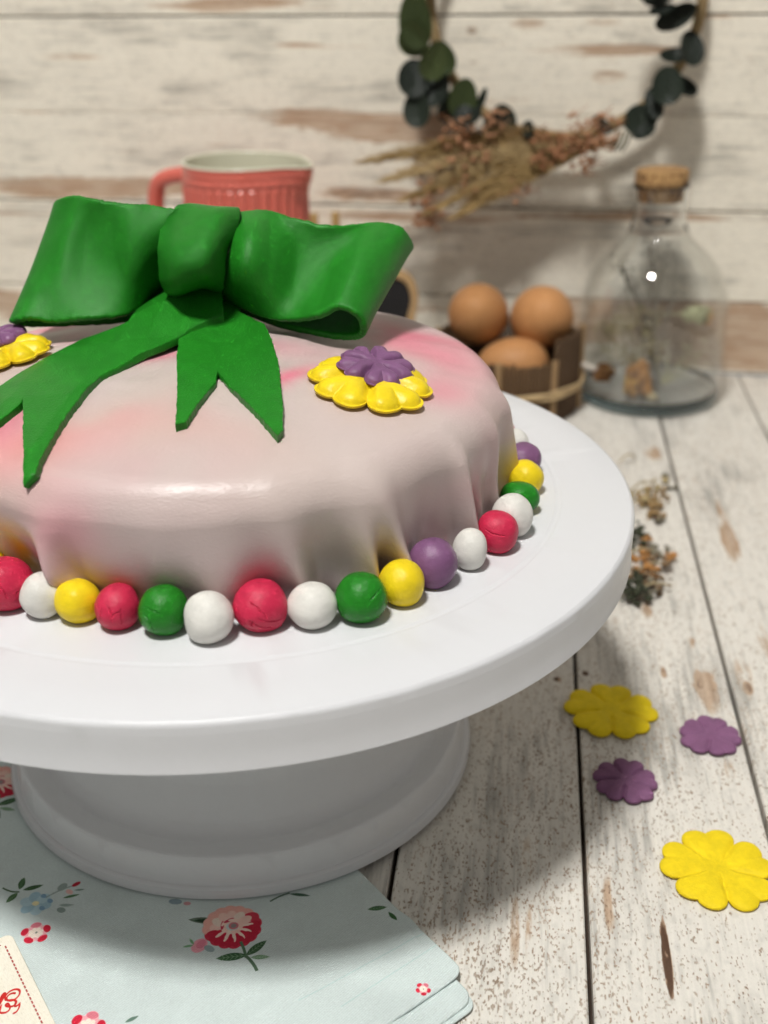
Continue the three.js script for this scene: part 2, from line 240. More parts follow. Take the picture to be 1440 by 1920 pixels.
{
  const t = thing('cake', 'round cake draped in marbled pale pink fondant with gathered folds at the hem', 'cake', [CK.x, CK.y, CK.z]);
  const D = Math.PI / 180;
  // folds of the draped icing: [angle at hem, amplitude m, half width deg, height m it reaches, lean deg, sharpness]
  const F = [[105.8, 0.0052, 1.5, 0.021, -2.5, 1], [103.1, -0.0042, 1.6, 0.016, 0, 1], [101.5, 0.0052, 1.4, 0.017, 5.5, 1], [78.2, 0.0045, 5, 0.022, 0, 1], [84.0, -0.0025, 4.5, 0.018, 0, 1],
    [63.8, 0.0034, 2.4, 0.026, 1.5, 1], [59.7, -0.0028, 2.4, 0.02, 0, 1], [70.6, -0.0022, 4, 0.02, 0, 1], [52.3, 0.0048, 2.4, 0.026, -2, 1], [48.1, -0.0052, 2.0, 0.024, 0, 1], [44.9, 0.0068, 1.7, 0.032, 4, 1],
    [36.1, -0.0042, 3.2, 0.026, 0, 1], [27.8, 0.0052, 1.2, 0.028, 0.5, 1], [23.1, -0.0028, 1.6, 0.022, 0, 1], [14.2, 0.0036, 1.5, 0.034, -1, 1], [4.3, -0.002, 1.5, 0.02, 0, 1], [-0.9, 0.004, 1.8, 0.032, 0.5, 1], [-0.7, -0.003, 2, 0.024, 0, 1], [-0.6, 0.003, 2.2, 0.036, 0, 1], [113.2, -0.003, 3, 0.02, 0, 1], [91.6, 0.002, 5, 0.02, 0, 1]];
  for (let a = -4; a < 128; a += 4.5 + 5 * hash2(a * 7 | 0, 9, 5)) F.push([a, 0.0024 * (hash2(a * 7 | 0, 6, 5) - 0.45), 1.8 + 2.4 * hash2(a * 7 | 0, 7, 5), 0.020 + 0.012 * hash2(a * 7 | 0, 8, 5), 3 * (hash2(a * 7 | 0, 4, 5) - 0.5), 1]);
  for (let a = 132; a < 345; a += 9 + 4 * hash2(a, 1, 5)) F.push([a, 0.004 * hash2(a, 2, 5), 2 + 2 * hash2(a, 3, 5), 0.026, 2 * hash2(a, 4, 5) - 1, 1]);
  const NU = 900, NV = 150, p = [], col = [], uv = [], ix = [];
  // strokes of undissolved pink and other dye in the icing, where they lie: [point, half size x, half size z, pink, yellow, turn]
  const S = [[[-.0393,.1585,-.0122], 0.024, 0.008, 0.85, 0, 0.2], [[-.0646,.154,-.0335], 0.02, 0.006, 0.9, 0, 0], [[-.0152,.1604,.0122], 0.014, 0.006, 0.7, 0, -0.3], [[.0324,.1587,.0234], 0.012, 0.0045, 0.75, 0, -0.9], [[.0602,.1553,-.024], 0.022, 0.016, 0.62, 0, 0.3], [[.0778,.1529,-.0095], 0.016, 0.018, 0.5, 0, 0.3], [[.0454,.1547,-.0509], 0.02, 0.012, 0.4, 0, 0.1], [[.0114,.1607,-.0012], 0.03, 0.008, 0.4, 0, 0.1], [[.078,.1527,.0164], 0.012, 0.012, 0.45, 0, 0.2], [[.0663,.1533,-.0375], 0.02, 0.008, 0.5, 0, 0.2], [[.0905,.1101,-.1233], 0.004, 0.014, 1.1, 0, 0],
    [[-.047,.1536,.06], 0.012, 0.02, 0.7, 0, 0], [[-.0312,.152,.0785], 0.014, 0.012, 0.35, 0.1, 0], [[.0135,.1552,.0656], 0.03, 0.010, 0.06, 0.03, 0.2], [[.0297,.1585,-.028], 0.02, 0.007, 0.45, 0, 0.2], [[-.0145,.1552,.0649], 0.02, 0.015, 0.2, 0.05, 0]];
  const side = [[100.7, 0.026, 6, 0.01, 0.45, 0], [94.8, 0.006, 4, 0.006, 0.0, 0.7], [92.6, 0.005, 4, 0.006, 0.7, 0], [70.1, 0.010, 3, 0.008, 0.75, 0], [110.5, 0.010, 4, 0.007, 0.7, 0], [116.0, 0.012, 2.2, 0.008, 0, 1.1], [52.9, 0.010, 2, 0.008, 0, 0.3], [44.0, 0.008, 2.5, 0.006, 0, 0.35], [23.8, 0.010, 2, 0.008, 0.5, 0], [-0.5, 0.010, 4, 0.010, 0, 0.6], [-0.9, 0.010, 3, 0.01, 0, 0.35], [34.6, 0.008, 3, 0.007, 0.25, 0]];
  const ysplit = CK.h - CK.dome - CK.er;
  const P0 = [];
  for (let j = 0; j <= NV; j++) {
    const s = j / NV;   // 0 hem .. 1 centre
    if (s < 0.42) { const q = s / 0.42; { const k = 0.45 * q + 0.55 * Math.sin(q * Math.PI / 2); P0.push([mix(0.0900, CK.Rt, k), q * ysplit, 1 - k]); } }
    else if (s < 0.62) { const a = (s - 0.42) / 0.2 * CK.a1; P0.push([CK.rc + CK.er * Math.cos(a), ysplit + CK.er * Math.sin(a), 0]); }
    else { const r = CK.r0 * (1 - (s - 0.62) / 0.38); P0.push([r, CK.y0 + (CK.h - CK.y0) * (1 - (r / CK.r0) ** CK.pw), 0]); }
  }
  for (let j = 0; j <= NV; j++) for (let i = 0; i <= NU; i++) {
    const deg = i / NU * 360, [r, y, off] = P0[j]; let dr = 0;
    for (const f of F) {
      const u = clamp(y / Math.min(0.043, f[3] * 1.65), 0, 1), c = f[0] + f[4] * u; let d = Math.abs(deg - c); d = Math.min(d, 360 - d);
      const w = f[2] * (0.75 + 1.3 * u); if (d < w * 3.2) dr += (f[1] < 0 ? 1.1 : 1.6) * f[1] * Math.pow(1 - u, 1.05) * Math.exp(-(d * d) / (w * w));
    }
    const A = deg * D, ca = Math.cos(A), sa = Math.sin(A);
    const lump = (vn3(ca * 3.5 + 9, sa * 3.5 + 9, y * 70, 4) - 0.5) * 0.0022 * smooth(0.2, 1, r / 0.09) * smooth(0.05, 0.03, y);
    const R = r + dr + lump, ox = 0.0040 * off, oz = -0.0040 * off, x = CK.x + R * ca + ox, z = CK.z + R * sa + oz, yy = CK.y + y;
    const dent = y > 0.03 ? (vn(x * 75 + 30, z * 75 + 30, 41) - 0.5) * 0.0009 * smooth(0.03, 0.036, y) + (vn(x * 190 + 30, z * 190 + 30, 43) - 0.5) * 0.0003 : 0;
    p.push(R * ca + ox, y + dent, R * sa + oz); { const sl = (1 - j / NV) * 0.16; uv.push(sl * ca * 11, sl * sa * 11); }
    // marbling
    const m1 = vn3(x * 38 + 20, yy * 60, z * 30 + 20, 11), m2 = vn3(x * 90 + 20, yy * 120, z * 70 + 20, 12), m3 = vn3(x * 17 + 20, yy * 20, z * 22 + 20, 15);
    let pink = 0.11 * smooth(0.5, 0.85, m1 * 0.7 + m2 * 0.3) + 0.05 * m3, yel = 0;
    const wx = (m2 - 0.5) * 0.008, wz = (m1 - 0.5) * 0.01;
    if (y > 0.02) for (const q of S) { const dx = x + wx - q[0][0], dz = z + wz - q[0][2], c = Math.cos(q[5]), s2 = Math.sin(q[5]), a = (dx * c + dz * s2) / q[1], b = (-dx * s2 + dz * c) / q[2], k = Math.exp(-(a * a + b * b)); pink += q[3] * k * (0.6 + 0.8 * m2); yel += q[4] * k; }
    if (y < 0.04) for (const q of side) { let d = Math.abs(deg + wx * 300 - q[0]); d = Math.min(d, 360 - d); const k = Math.exp(-((d / q[2]) ** 2) - (((y - q[1]) / q[3]) ** 2)); pink += q[4] * k; yel += q[5] * k; }
    pink = clamp(pink, 0, 1); yel = clamp(yel, 0, 1);
    const base = [0.55 - 0.02 * m3, 0.472 - 0.03 * m3 - 0.02 * m1, 0.435 - 0.025 * m1];
    col.push(mix(mix(base[0], 0.68, pink), 0.72, yel), mix(mix(base[1], 0.20, pink), 0.50, yel), mix(mix(base[2], 0.27, pink), 0.06, yel));
  }
  const W = NU + 1;
  for (let j = 0; j < NV; j++) for (let i = 0; i < NU; i++) { const a = j * W + i; ix.push(a, a + W, a + 1, a + 1, a + W, a + W + 1); }
  const g = new THREE.BufferGeometry();
  g.setAttribute('position', new THREE.Float32BufferAttribute(p, 3)); g.setAttribute('color', new THREE.Float32BufferAttribute(col, 3)); g.setAttribute('uv', new THREE.Float32BufferAttribute(uv, 2)); g.setIndex(ix); g.computeVertexNormals();
  const n = g.attributes.normal; for (let j = 0; j <= NV; j++) { const a = j * W, b = a + NU, v = new THREE.Vector3(n.getX(a) + n.getX(b), n.getY(a) + n.getY(b), n.getZ(a) + n.getZ(b)).normalize(); if (j === NV) v.set(0, 1, 0); n.setXYZ(a, v.x, v.y, v.z); n.setXYZ(b, v.x, v.y, v.z); }
  obj('fondant_cover', g, new THREE.MeshPhysicalMaterial({ vertexColors: true, roughness: 0.36, bumpMap: fondantBump, bumpScale: 0.00008, specularIntensity: 0.8 }), t);
  // dark sponge showing through the torn hem
  part(t, 'sponge', blob([-.0238,.1218,.0884], [0.0024, 0.0018, 0.0022], 2, 0.16), new THREE.MeshStandardMaterial({ color: lin(0.006, 0.004, 0.003), roughness: 0.95 }));
}

// ---------------------------------------------------------------- fondant balls round the hem
function ballGeo(r, s, sq, cracks) {
  const g = mergeVertices(new THREE.SphereGeometry(1, cracks ? 320 : 96, cracks ? 220 : 64).deleteAttribute('normal'), 1e-6), p = g.attributes.position, v = new THREE.Vector3();
  const lines = [];
  let q = s * 77 + 5; const R = () => { q = Math.imul(q, 1664525) + 1013904223 | 0; return (q >>> 0) / 4294967296; };
  for (let c = 0; c < cracks; c++) {   // wandering cracks on the side towards the viewer
    let d = new THREE.Vector3(R() * 1.6 - 0.7, R() * 1.5 - 0.75, 0.6 + R() * 0.5).normalize(), dir = new THREE.Vector3(R() - 0.5, (R() - 0.5) * 0.9, R() * 0.4 - 0.2).normalize();
    for (let k = 0; k < 8; k++) { const e = d.clone().addScaledVector(dir, 0.09 + 0.08 * R()).normalize(); lines.push([d.clone(), e.clone(), 0.013 + 0.016 * R()]); if (R() < 0.3) { const f = e.clone().addScaledVector(new THREE.Vector3(R() - 0.5, R() - 0.5, R() - 0.5).normalize(), 0.14 + 0.1 * R()).normalize(); lines.push([e.clone(), f, 0.010]); } d = e; const w = dir.clone().add(new THREE.Vector3(R() - 0.5, R() - 0.5, R() - 0.5).multiplyScalar(1.0)).normalize(); dir.lerp(w, 0.75).normalize(); }
  }
  const ab = new THREE.Vector3(), ap = new THREE.Vector3();
  for (let i = 0; i < p.count; i++) {
    v.fromBufferAttribute(p, i); const n = v.clone();
    let k = 1 + 0.12 * (vn3(v.x * 1.3 + 5, v.y * 1.3 + 5, v.z * 1.3 + 5, s) - 0.5) + 0.018 * (vn3(v.x * 4 + 9, v.y * 4 + 9, v.z * 4 + 9, s + 1) - 0.5) + 0.008 * (vn3(v.x * 14 + 20, v.y * 14 + 20, v.z * 14 + 20, s + 2) - 0.5);
    for (const [a, b, w] of lines) { ap.copy(n).sub(a); if (ap.lengthSq() > 0.12) continue; ab.copy(b).sub(a); const t = clamp(ap.dot(ab) / ab.lengthSq(), 0, 1), d = ap.addScaledVector(ab, -t).length(); k -= 0.034 * Math.exp(-((d / w) ** 2)); }
    v.multiplyScalar(k * r); if (v.y < -0.86 * r) v.y = -0.86 * r - (v.y + 0.86 * r) * -0.15; v.set(v.x * sq[0], v.y * sq[1], v.z * sq[2]); p.setXYZ(i, v.x, v.y, v.z);
  }
  g.computeVertexNormals(); return g;
}
const ballMats = { p: fondant(...PINK, 0.36, 0.0001), w: fondant(...WHITE, 0.48), y: fondant(...YELLOW, 0.36), g: fondant(...GREEN, 0.24, 0.0001), u: fondant(...PURPLE, 0.26, 0.0001) };
// [x, z, radius, kind, squash, cracks, label]
const balls = [
  [[-0.0511, 0.0793], 0.0072, 'y', [1, 1, 1], 0, 'yellow ball at the left picture edge, mostly hidden behind the pink ball'],
  [[-0.0396, 0.0898], 0.0079, 'p', [1, 1, 1], 2, 'pink ball cut by the left picture edge, left of a white ball'],
  [[-0.0272, 0.0930], 0.0064, 'w', [0.97, 1.05, 1], 0, 'smooth white ball under the torn black hole in the hem'],
  [[-0.0167, 0.0945], 0.0063, 'y', [1, 1, 1], 0, 'yellow ball between the holed hem’s white ball and a cracked pink ball'],
  [[-0.0046, 0.0968], 0.0063, 'p', [0.95, 1.06, 1], 5, 'cracked pink ball between a yellow and a green ball'],
  [[0.0086, 0.0978], 0.0068, 'g', [0.97, 1.06, 1], 2, 'dented green ball right of the cracked pink ball, at the cake front'],
  [[0.0214, 0.0998], 0.0068, 'w', [0.97, 1.05, 1], 0, 'white ball with a pinched lower edge, nearest the viewer'],
  [[0.0338, 0.0925], 0.0072, 'p', [1.03, 1, 1], 5, 'large cracked pink ball between two white balls'],
  [[0.0475, 0.0899], 0.0066, 'w', [1.02, 0.99, 1], 0, 'round white ball between the large pink ball and a shiny green ball'],
  [[0.0602, 0.0851], 0.0070, 'g', [1, 1.03, 1], 1, 'shiny green ball between a white and a yellow ball'],
  [[0.0703, 0.0750], 0.0066, 'y', [0.97, 1.05, 1], 0, 'yellow ball with a domed top, left of the large purple ball'],
  [[0.0781, 0.0632], 0.0073, 'u', [0.98, 1.02, 1], 0, 'large shiny purple ball right of the domed yellow ball'],
  [[0.0880, 0.0522], 0.0060, 'w', [0.86, 1.08, 0.95], 0, 'small pear-shaped white ball right of the large purple ball'],
  [[0.0955, 0.0402], 0.0066, 'p', [0.99, 1.03, 1], 5, 'cracked pink ball overlapping a white ball on the right side'],
  [[0.1000, 0.0285], 0.0068, 'w', [0.97, 1.03, 1.05], 0, 'white egg-shaped ball partly hidden by the right-hand pink ball'],
  [[0.1018, 0.0125], 0.0062, 'g', [1.06, 0.88, 1], 0, 'flattened green ball squeezed between a white and a yellow ball'],
  [[0.1035, -0.0030], 0.0062, 'y', [1.03, 0.96, 1], 0, 'yellow ball between the flattened green and a purple ball'],
  [[0.1025, -0.0195], 0.0064, 'u', [1.05, 0.92, 1], 0, 'flattened purple ball behind a yellow ball on the far right'],
  [[0.0985, -0.0320], 0.0062, 'w', [1, 0.95, 1], 0, 'white ball behind the flattened purple ball'],
  [[0.0930, -0.0450], 0.0060, 'p', [1, 0.95, 1], 0, 'pink ball just showing behind the cake edge, farthest of the row'],
];
balls.forEach(([q, r, k, sq, cr, label], i) => {
  const g = ballGeo(r, i * 13 + 3, sq, cr); g.computeBoundingBox(); const y = 0.1101 - g.boundingBox.min.y * 0.985;
  g.rotateY((i * 0.37) % 0.6 - 0.3);
  const m = obj('fondant_ball', g, ballMats[k]); m.position.set(q[0], y, q[1]); tag(m, label, 'fondant ball', 'fondant balls lined up round the foot of the cake');
});

// ---------------------------------------------------------------- bow
const greenMat = fondant(...GREEN, 0.34, 0.00012, 0.42);
function ribbon(rows, thick, nu, nv, s = 1, rough = 0.00012) {   // three or more rows of points across the strip
  const curves = rows.map((r) => new THREE.CatmullRomCurve3(r.map(V), false, 'catmullrom', 0.5)), nr = rows.length;
  const at = (u, v) => {
    const pts = curves.map((c) => c.getPoint(clamp(u, 0, 1)));
    if (nr === 3) { const a = 2 * (v - 0.5) * (v - 1), b = -4 * v * (v - 1), c = 2 * v * (v - 0.5); return pts[0].multiplyScalar(a).addScaledVector(pts[1], b).addScaledVector(pts[2], c); }
    return new THREE.CatmullRomCurve3(pts, false, 'catmullrom', 0.5).getPoint(v);
  };
  const h = thick / 2, P = [], ring = [];
  for (let i = 0; i <= nv; i++) ring.push([i / nv, 1, 0]);
  for (let k = 1; k < 5; k++) ring.push([1, Math.cos(k / 5 * Math.PI), Math.sin(k / 5 * Math.PI)]);
  for (let i = nv; i >= 0; i--) ring.push([i / nv, -1, 0]);
  for (let k = 1; k < 5; k++) ring.push([0, -Math.cos(k / 5 * Math.PI), -Math.sin(k / 5 * Math.PI)]);
  const M = ring.length, ix = [];
  for (let j = 0; j <= nu; j++) {
    const u = j / nu, e = 1e-3;
    for (const [v, c, o] of ring) {
      const p = at(u, v), du = at(Math.min(1, u + e), v).sub(at(Math.max(0, u - e), v)), dv = at(u, Math.min(1, v + e)).sub(at(u, Math.max(0, v - e)));
      const n = du.clone().cross(dv).normalize(), w = dv.normalize();
      const jit = (vn(u * 130, v * 3, s + 7) - 0.5) * rough * (Math.abs(o) > 0 || v === 0 || v === 1 ? 4 : 0) + (vn(u * 18, v * 9, s) - 0.5) * 0.0006;
      p.addScaledVector(n, c * h + (vn(u * 12, v * 5, s + 3) - 0.5) * 0.0004).addScaledVector(w, o * h * 0.8 + (Math.abs(o) > 0 || v === 0 || v === 1 ? jit : 0));
      P.push(p.x, p.y, p.z);
    }
  }
  for (let j = 0; j < nu; j++) for (let i = 0; i < M; i++) { const a = j * M + i, b = j * M + (i + 1) % M; ix.push(a, a + M, b, b, a + M, b + M); }
  const cap = (j, flip) => { for (let i = 0; i < nv; i++) { const a = j * M + i, b = a + 1, d = j * M + (2 * nv + 5 - i), c = d - 1; flip ? ix.push(a, b, c, a, c, d) : ix.push(a, c, b, a, d, c); } };
  cap(0, false); cap(nu, true);
  const g = new THREE.BufferGeometry(); g.setAttribute('position', new THREE.Float32BufferAttribute(P, 3));
  const uv = []; for (let j = 0; j <= nu; j++) for (let i = 0; i < M; i++) uv.push(j / nu * 6, ring[i][0] * 2.5 + (ring[i][1] < 0 ? 3 : 0)); g.setAttribute('uv', new THREE.Float32BufferAttribute(uv, 2));
  g.setIndex(ix); g.computeVertexNormals(); return g;
}
// flat tails lying on the cake: outline in plan with a lift off the cake near the knot
const KNOT = [-.01,-.0208];
const lift = (x, z, a) => a * Math.exp(-(((x - KNOT[0]) ** 2 + (z - KNOT[1]) ** 2) / (0.022 ** 2)));
function sheetOnCake(outline, thick, lifted, s) {
  const pts = []; const N = outline.length;
  for (let i = 0; i < N; i++) { const a = outline[i], b = outline[(i + 1) % N], L = Math.hypot(a[0] - b[0], a[2] - b[2]), n = Math.max(1, Math.round(L / 0.0011)); for (let k = 0; k < n; k++) { const t = k / n, j = k ? 0.00036 : 0; pts.push(new THREE.Vector2(mix(a[0], b[0], t) + j * (hash2(i * 99 + k, 1, s) - 0.5), -(mix(a[2], b[2], t) + j * (hash2(i * 99 + k, 2, s) - 0.5)))); } }
  let g = new THREE.ExtrudeGeometry(new THREE.Shape(pts), { depth: thick - 0.0012, bevelEnabled: true, bevelThickness: 0.0006, bevelSize: 0.0006, bevelOffset: -0.0006, bevelSegments: 3, steps: 1 });
  g = new TessellateModifier(0.0022, 12).modify(g);
  const p = g.attributes.position, uv = g.attributes.uv;
  for (let i = 0; i < p.count; i++) {
    const x = p.getX(i), z = -p.getY(i), y = p.getZ(i) + 0.0006;
    const n = cakeNormal(x, z), d = y - 0.0004;
    p.setXYZ(i, x + n.x * d, cakeTop(x, z) + lift(x, z, lifted) + n.y * d + (vn(x * 130, z * 130, s) - 0.5) * 0.0005, z + n.z * d); uv.setXY(i, x * 25, z * 25);
  }
  g.deleteAttribute('normal'); g = mergeVertices(g, 1e-5); g.computeVertexNormals(); return toCreasedNormals(g, 0.9);
}
{
  const t = thing('bow', 'large green fondant bow with two forked tails on top of the cake', 'bow', [-.0207,.16,-.0541]);
  const R = [
    [[-.0104,.172,-.0279], [-.0011,.17,-.02], [.0143,.167,-.0116], [.0255,.167,-.0064], [.0348,.17,-.0018], [.042,.1735,-0], [.0475,.171,-.0002], [.0487,.165,-.0021], [.0437,.162,-.0056], [.0311,.1615,-.0108], [.0148,.162,-.0195], [-.0108,.1655,-.0345]],
    [[-.0087,.184,-.0283], [.008,.187,-.0087], [.0165,.183,-.0117], [.0234,.18,-.0212], [.0342,.18,-.0223], [.0452,.1835,-.0184], [.0525,.1805,-.022], [.0541,.1745,-.026], [.0497,.1715,-.0286], [.0368,.171,-.0388], [.0197,.1715,-.0427], [-.0133,.175,-.0425]],
    [[-.0062,.195,-.026], [.007,.1965,-.0305], [.0137,.196,-.0318], [.0233,.194,-.0293], [.0358,.192,-.0307], [.0471,.191,-.0411], [.056,.19,-.0397], [.0595,.183,-.0453], [.0551,.1855,-.0489], [.0436,.187,-.0523], [.0281,.188,-.0423], [-.0089,.189,-.0305]]];
  part(t, 'loop', ribbon(R, 0.0026, 150, 36, 21), greenMat);
  const L = [
    [[-.0164,.171,-.035], [-.0273,.17,-.0303], [-.0314,.167,-.0183], [-.0353,.166,-.0087], [-.0449,.166,-.0045], [-.0571,.165,-.0042], [-.0656,.166,-.0023], [-.0725,.1635,-.0058], [-.069,.161,-.0129], [-.0528,.161,-.0159], [-.0369,.161,-.0229], [-.0198,.166,-.0353]],
    [[-.0133,.184,-.0279], [-.0241,.186,-.0179], [-.0305,.184,-.0142], [-.0378,.183,-.0163], [-.0478,.183,-.0176], [-.0554,.184,-.0157], [-.0641,.183,-.0209], [-.0693,.18,-.0262], [-.069,.1765,-.0347], [-.0578,.1765,-.0342], [-.0418,.177,-.0336], [-.0145,.178,-.0337]],
    [[-.0095,.197,-.0217], [-.0244,.199,-.0228], [-.0309,.1995,-.0205], [-.0384,.2,-.0209], [-.0441,.201,-.0216], [-.0507,.2015,-.0241], [-.0565,.201,-.0264], [-.0621,.198,-.0316], [-.0602,.1965,-.0359], [-.049,.1965,-.033], [-.0371,.1955,-.0317], [-.0147,.191,-.0381]]];
  part(t, 'loop', ribbon(L.slice().reverse(), 0.0026, 150, 36, 31), greenMat);
  const K = [
    [[-.0169,.196,-.0309], [-.0152,.1995,-.02], [-.0207,.1935,-.0206], [-.0187,.189,-.0088], [-.0185,.1825,-.0067], [-.0186,.1755,-.0097], [-.0182,.17,-.0168]],
    [[-.0118,.196,-.0295], [-.0104,.2,-.0206], [-.011,.1955,-.009], [-.0088,.191,.0031], [-.0093,.1842,.0052], [-.0108,.1775,-.0007], [-.0152,.172,-.018]],
    [[-.0045,.196,-.0302], [-.0011,.1998,-.0169], [-.0001,.1955,-.0043], [.0004,.191,.0037], [-.0009,.1842,.0037], [-.0045,.1785,-.005], [-.0098,.174,-.0193]],
    [[.0012,.195,-.0331], [.004,.1985,-.0243], [.0035,.193,-.0176], [.0018,.1888,-.0125], [.0015,.1822,-.0077], [0,.1765,-.0112], [-.0039,.172,-.0198]]];
  part(t, 'knot', ribbon(K, 0.0024, 90, 36, 41), greenMat);
  const A = 0.0085, B = 0.006;
  void A; void B;
  const T1 = [[-.0838,.1121,-.2646], [-.0858,.1121,-.2501], [-.0338,.1553,-.068], [-.0317,.1596,-.0397], [-.0313,.1649,-.0054], [-.0444,.1606,.0032], [-.0517,.1588,.0207], [-.0568,.1566,.041], [-.0597,.1544,.057], [-.053,.149,.0776], [-.0466,.1551,.0638], [-.0442,.1566,.0546], [-.0443,.1569,.0519], [-.0362,.1549,.0713], [-.0298,.152,.0858], [-.0278,.1486,.0901], [-.0251,.1513,.0884], [-.0261,.1545,.0778], [-.027,.1572,.0612], [-.0267,.1591,.0467], [-.0255,.1604,.0356], [-.0175,.1628,.0196], [-.0094,.1665,.0097], [-.0058,.1693,.0044], [.0023,.1716,-.0035], [-.0682,.1121,-.246], [-.0764,.1121,-.2629]];
  part(t, 'tail', sheetOnCake(T1, 0.0030, 0.0130, 5), greenMat);
  const T2 = [[-.0697,.1121,-.2459], [-.0247,.1555,-.0706], [-.01,.1657,.0069], [-.0064,.1625,.0224], [-.0008,.1607,.0404], [.0043,.1583,.0592], [.0062,.1572,.0667], [.0088,.1574,.0647], [.0091,.1588,.0552], [.0107,.1606,.0402], [.0094,.1613,.0327], [.0148,.1603,.041], [.0238,.1585,.0528], [.0322,.1564,.0639], [.0351,.1555,.0678], [.0359,.156,.0642], [.0326,.1584,.0485], [.0252,.1615,.0201], [.0198,.163,.0037], [.0145,.1649,-.0093], [.0052,.1678,-.0137], [-.0134,.1564,-.0684]];
  part(t, 'tail', sheetOnCake(T2, 0.0030, 0.0075, 6), greenMat);
  { const q = [-.0214,.1765,-.0589]; part(t, 'knot_core', blob(q, [0.012, 0.0095, 0.009], 3, 0), new THREE.MeshStandardMaterial({ color: lin(...GREEN), roughness: 0.7 })); }
}

// ---------------------------------------------------------------- fondant flowers
function flowerGeo(R, T, o = {}) {
  const s = o.s ?? 1, n = o.n ?? 5, NU = 300, NV = 44, seg = Math.PI / n, p = [], ix = [], uv = [];
  const H = (a, rho) => {
    const k = Math.round(a / (2 * seg)), phi = (a - k * 2 * seg) / seg, f = Math.abs(phi);
    const per = 0.95 + 0.1 * hash2(((k % n) + n) % n, 3, s);
    const dp = o.deep ?? 0.62, hr = R * per * (dp + (1 - dp) * Math.sqrt(Math.max(0, 1 - ((f - 0.45) / (f < 0.45 ? 0.66 : 0.575)) ** 2))), r = rho * hr;
    const gap = r * Math.sin(Math.min(1.5, (1 - f) * seg)), notch = r * Math.sin(f * seg);
    const pill = Math.pow(Math.max(0, 1 - Math.pow(Math.min(1, rho / (o.flange ?? 1)), o.pow ?? 5)), 0.5);
    const groove = (o.groove ?? 0.5) * Math.exp(-((gap / (R * (o.gw ?? 0.085))) ** 2)) * smooth(0.16, 0.5, rho);
    const cleft = (o.cleft ?? 0.3) * Math.exp(-((notch / (R * 0.10)) ** 2)) * smooth(0.55, 0.95, rho);
    const puff = 1 + (o.puff ?? 0.15) * Math.sin(Math.PI * clamp((rho - 0.2) / 0.8, 0, 1)) - (o.dip ?? 0.2) * Math.exp(-((rho / 0.28) ** 2));
    const lip = o.lip ?? 0.12;
    return [r, T * (lip + (1 - lip) * pill * puff * (1 - groove - cleft)) + (vn(Math.cos(a) * rho * 6 + 9, Math.sin(a) * rho * 6 + 9, s) - 0.5) * T * 0.08 + (o.warp ?? 0) * (vn(Math.cos(a) * rho + 5, Math.sin(a) * rho + 5, s + 4) - 0.4) * rho];
  };
  for (let j = 0; j <= NV + 2; j++) for (let i = 0; i <= NU; i++) {
    const a = i / NU * Math.PI * 2, rho = Math.min(1, 1 - Math.pow(1 - Math.min(1, j / NV), 1.6)); const [r, h] = H(a, rho);
    if (j <= NV) p.push(Math.cos(a) * r, h, Math.sin(a) * r); else if (j === NV + 1) p.push(Math.cos(a) * r * 0.995, h - T * 0.12 - 0.0002, Math.sin(a) * r * 0.995); else p.push(0, Math.min(0, h - T), 0);
    uv.push(Math.cos(a) * r * 25, Math.sin(a) * r * 25);
  }
  const W = NU + 1; for (let j = 0; j < NV + 2; j++) for (let i = 0; i < NU; i++) { const a = j * W + i; ix.push(a, a + 1, a + W, a + 1, a + W + 1, a + W); }
  const g = new THREE.BufferGeometry(); g.setAttribute('position', new THREE.Float32BufferAttribute(p, 3)); g.setAttribute('uv', new THREE.Float32BufferAttribute(uv, 2)); g.setIndex(ix);
  const m = mergeVertices(g, 1e-7); m.computeVertexNormals(); return m;
}
const yellowFlower = fondant(...YELLOW, 0.36), yellowMatte = fondant(...YELLOW, 0.6, 0.0001, 0.3), purpleFlower = fondant(...PURPLE, 0.42), purpleMatte = fondant(0.20, 0.090, 0.175, 0.65, 0.0001, 0.3);
function place(name, geo, mat, at, normal, turn, label, cat, group) {
  const m = obj(name, geo, mat); m.position.set(...at); m.quaternion.setFromUnitVectors(new THREE.Vector3(0, 1, 0), normal).multiply(new THREE.Quaternion().setFromAxisAngle(new THREE.Vector3(0, 1, 0), turn)); return tag(m, label, cat, group);
}
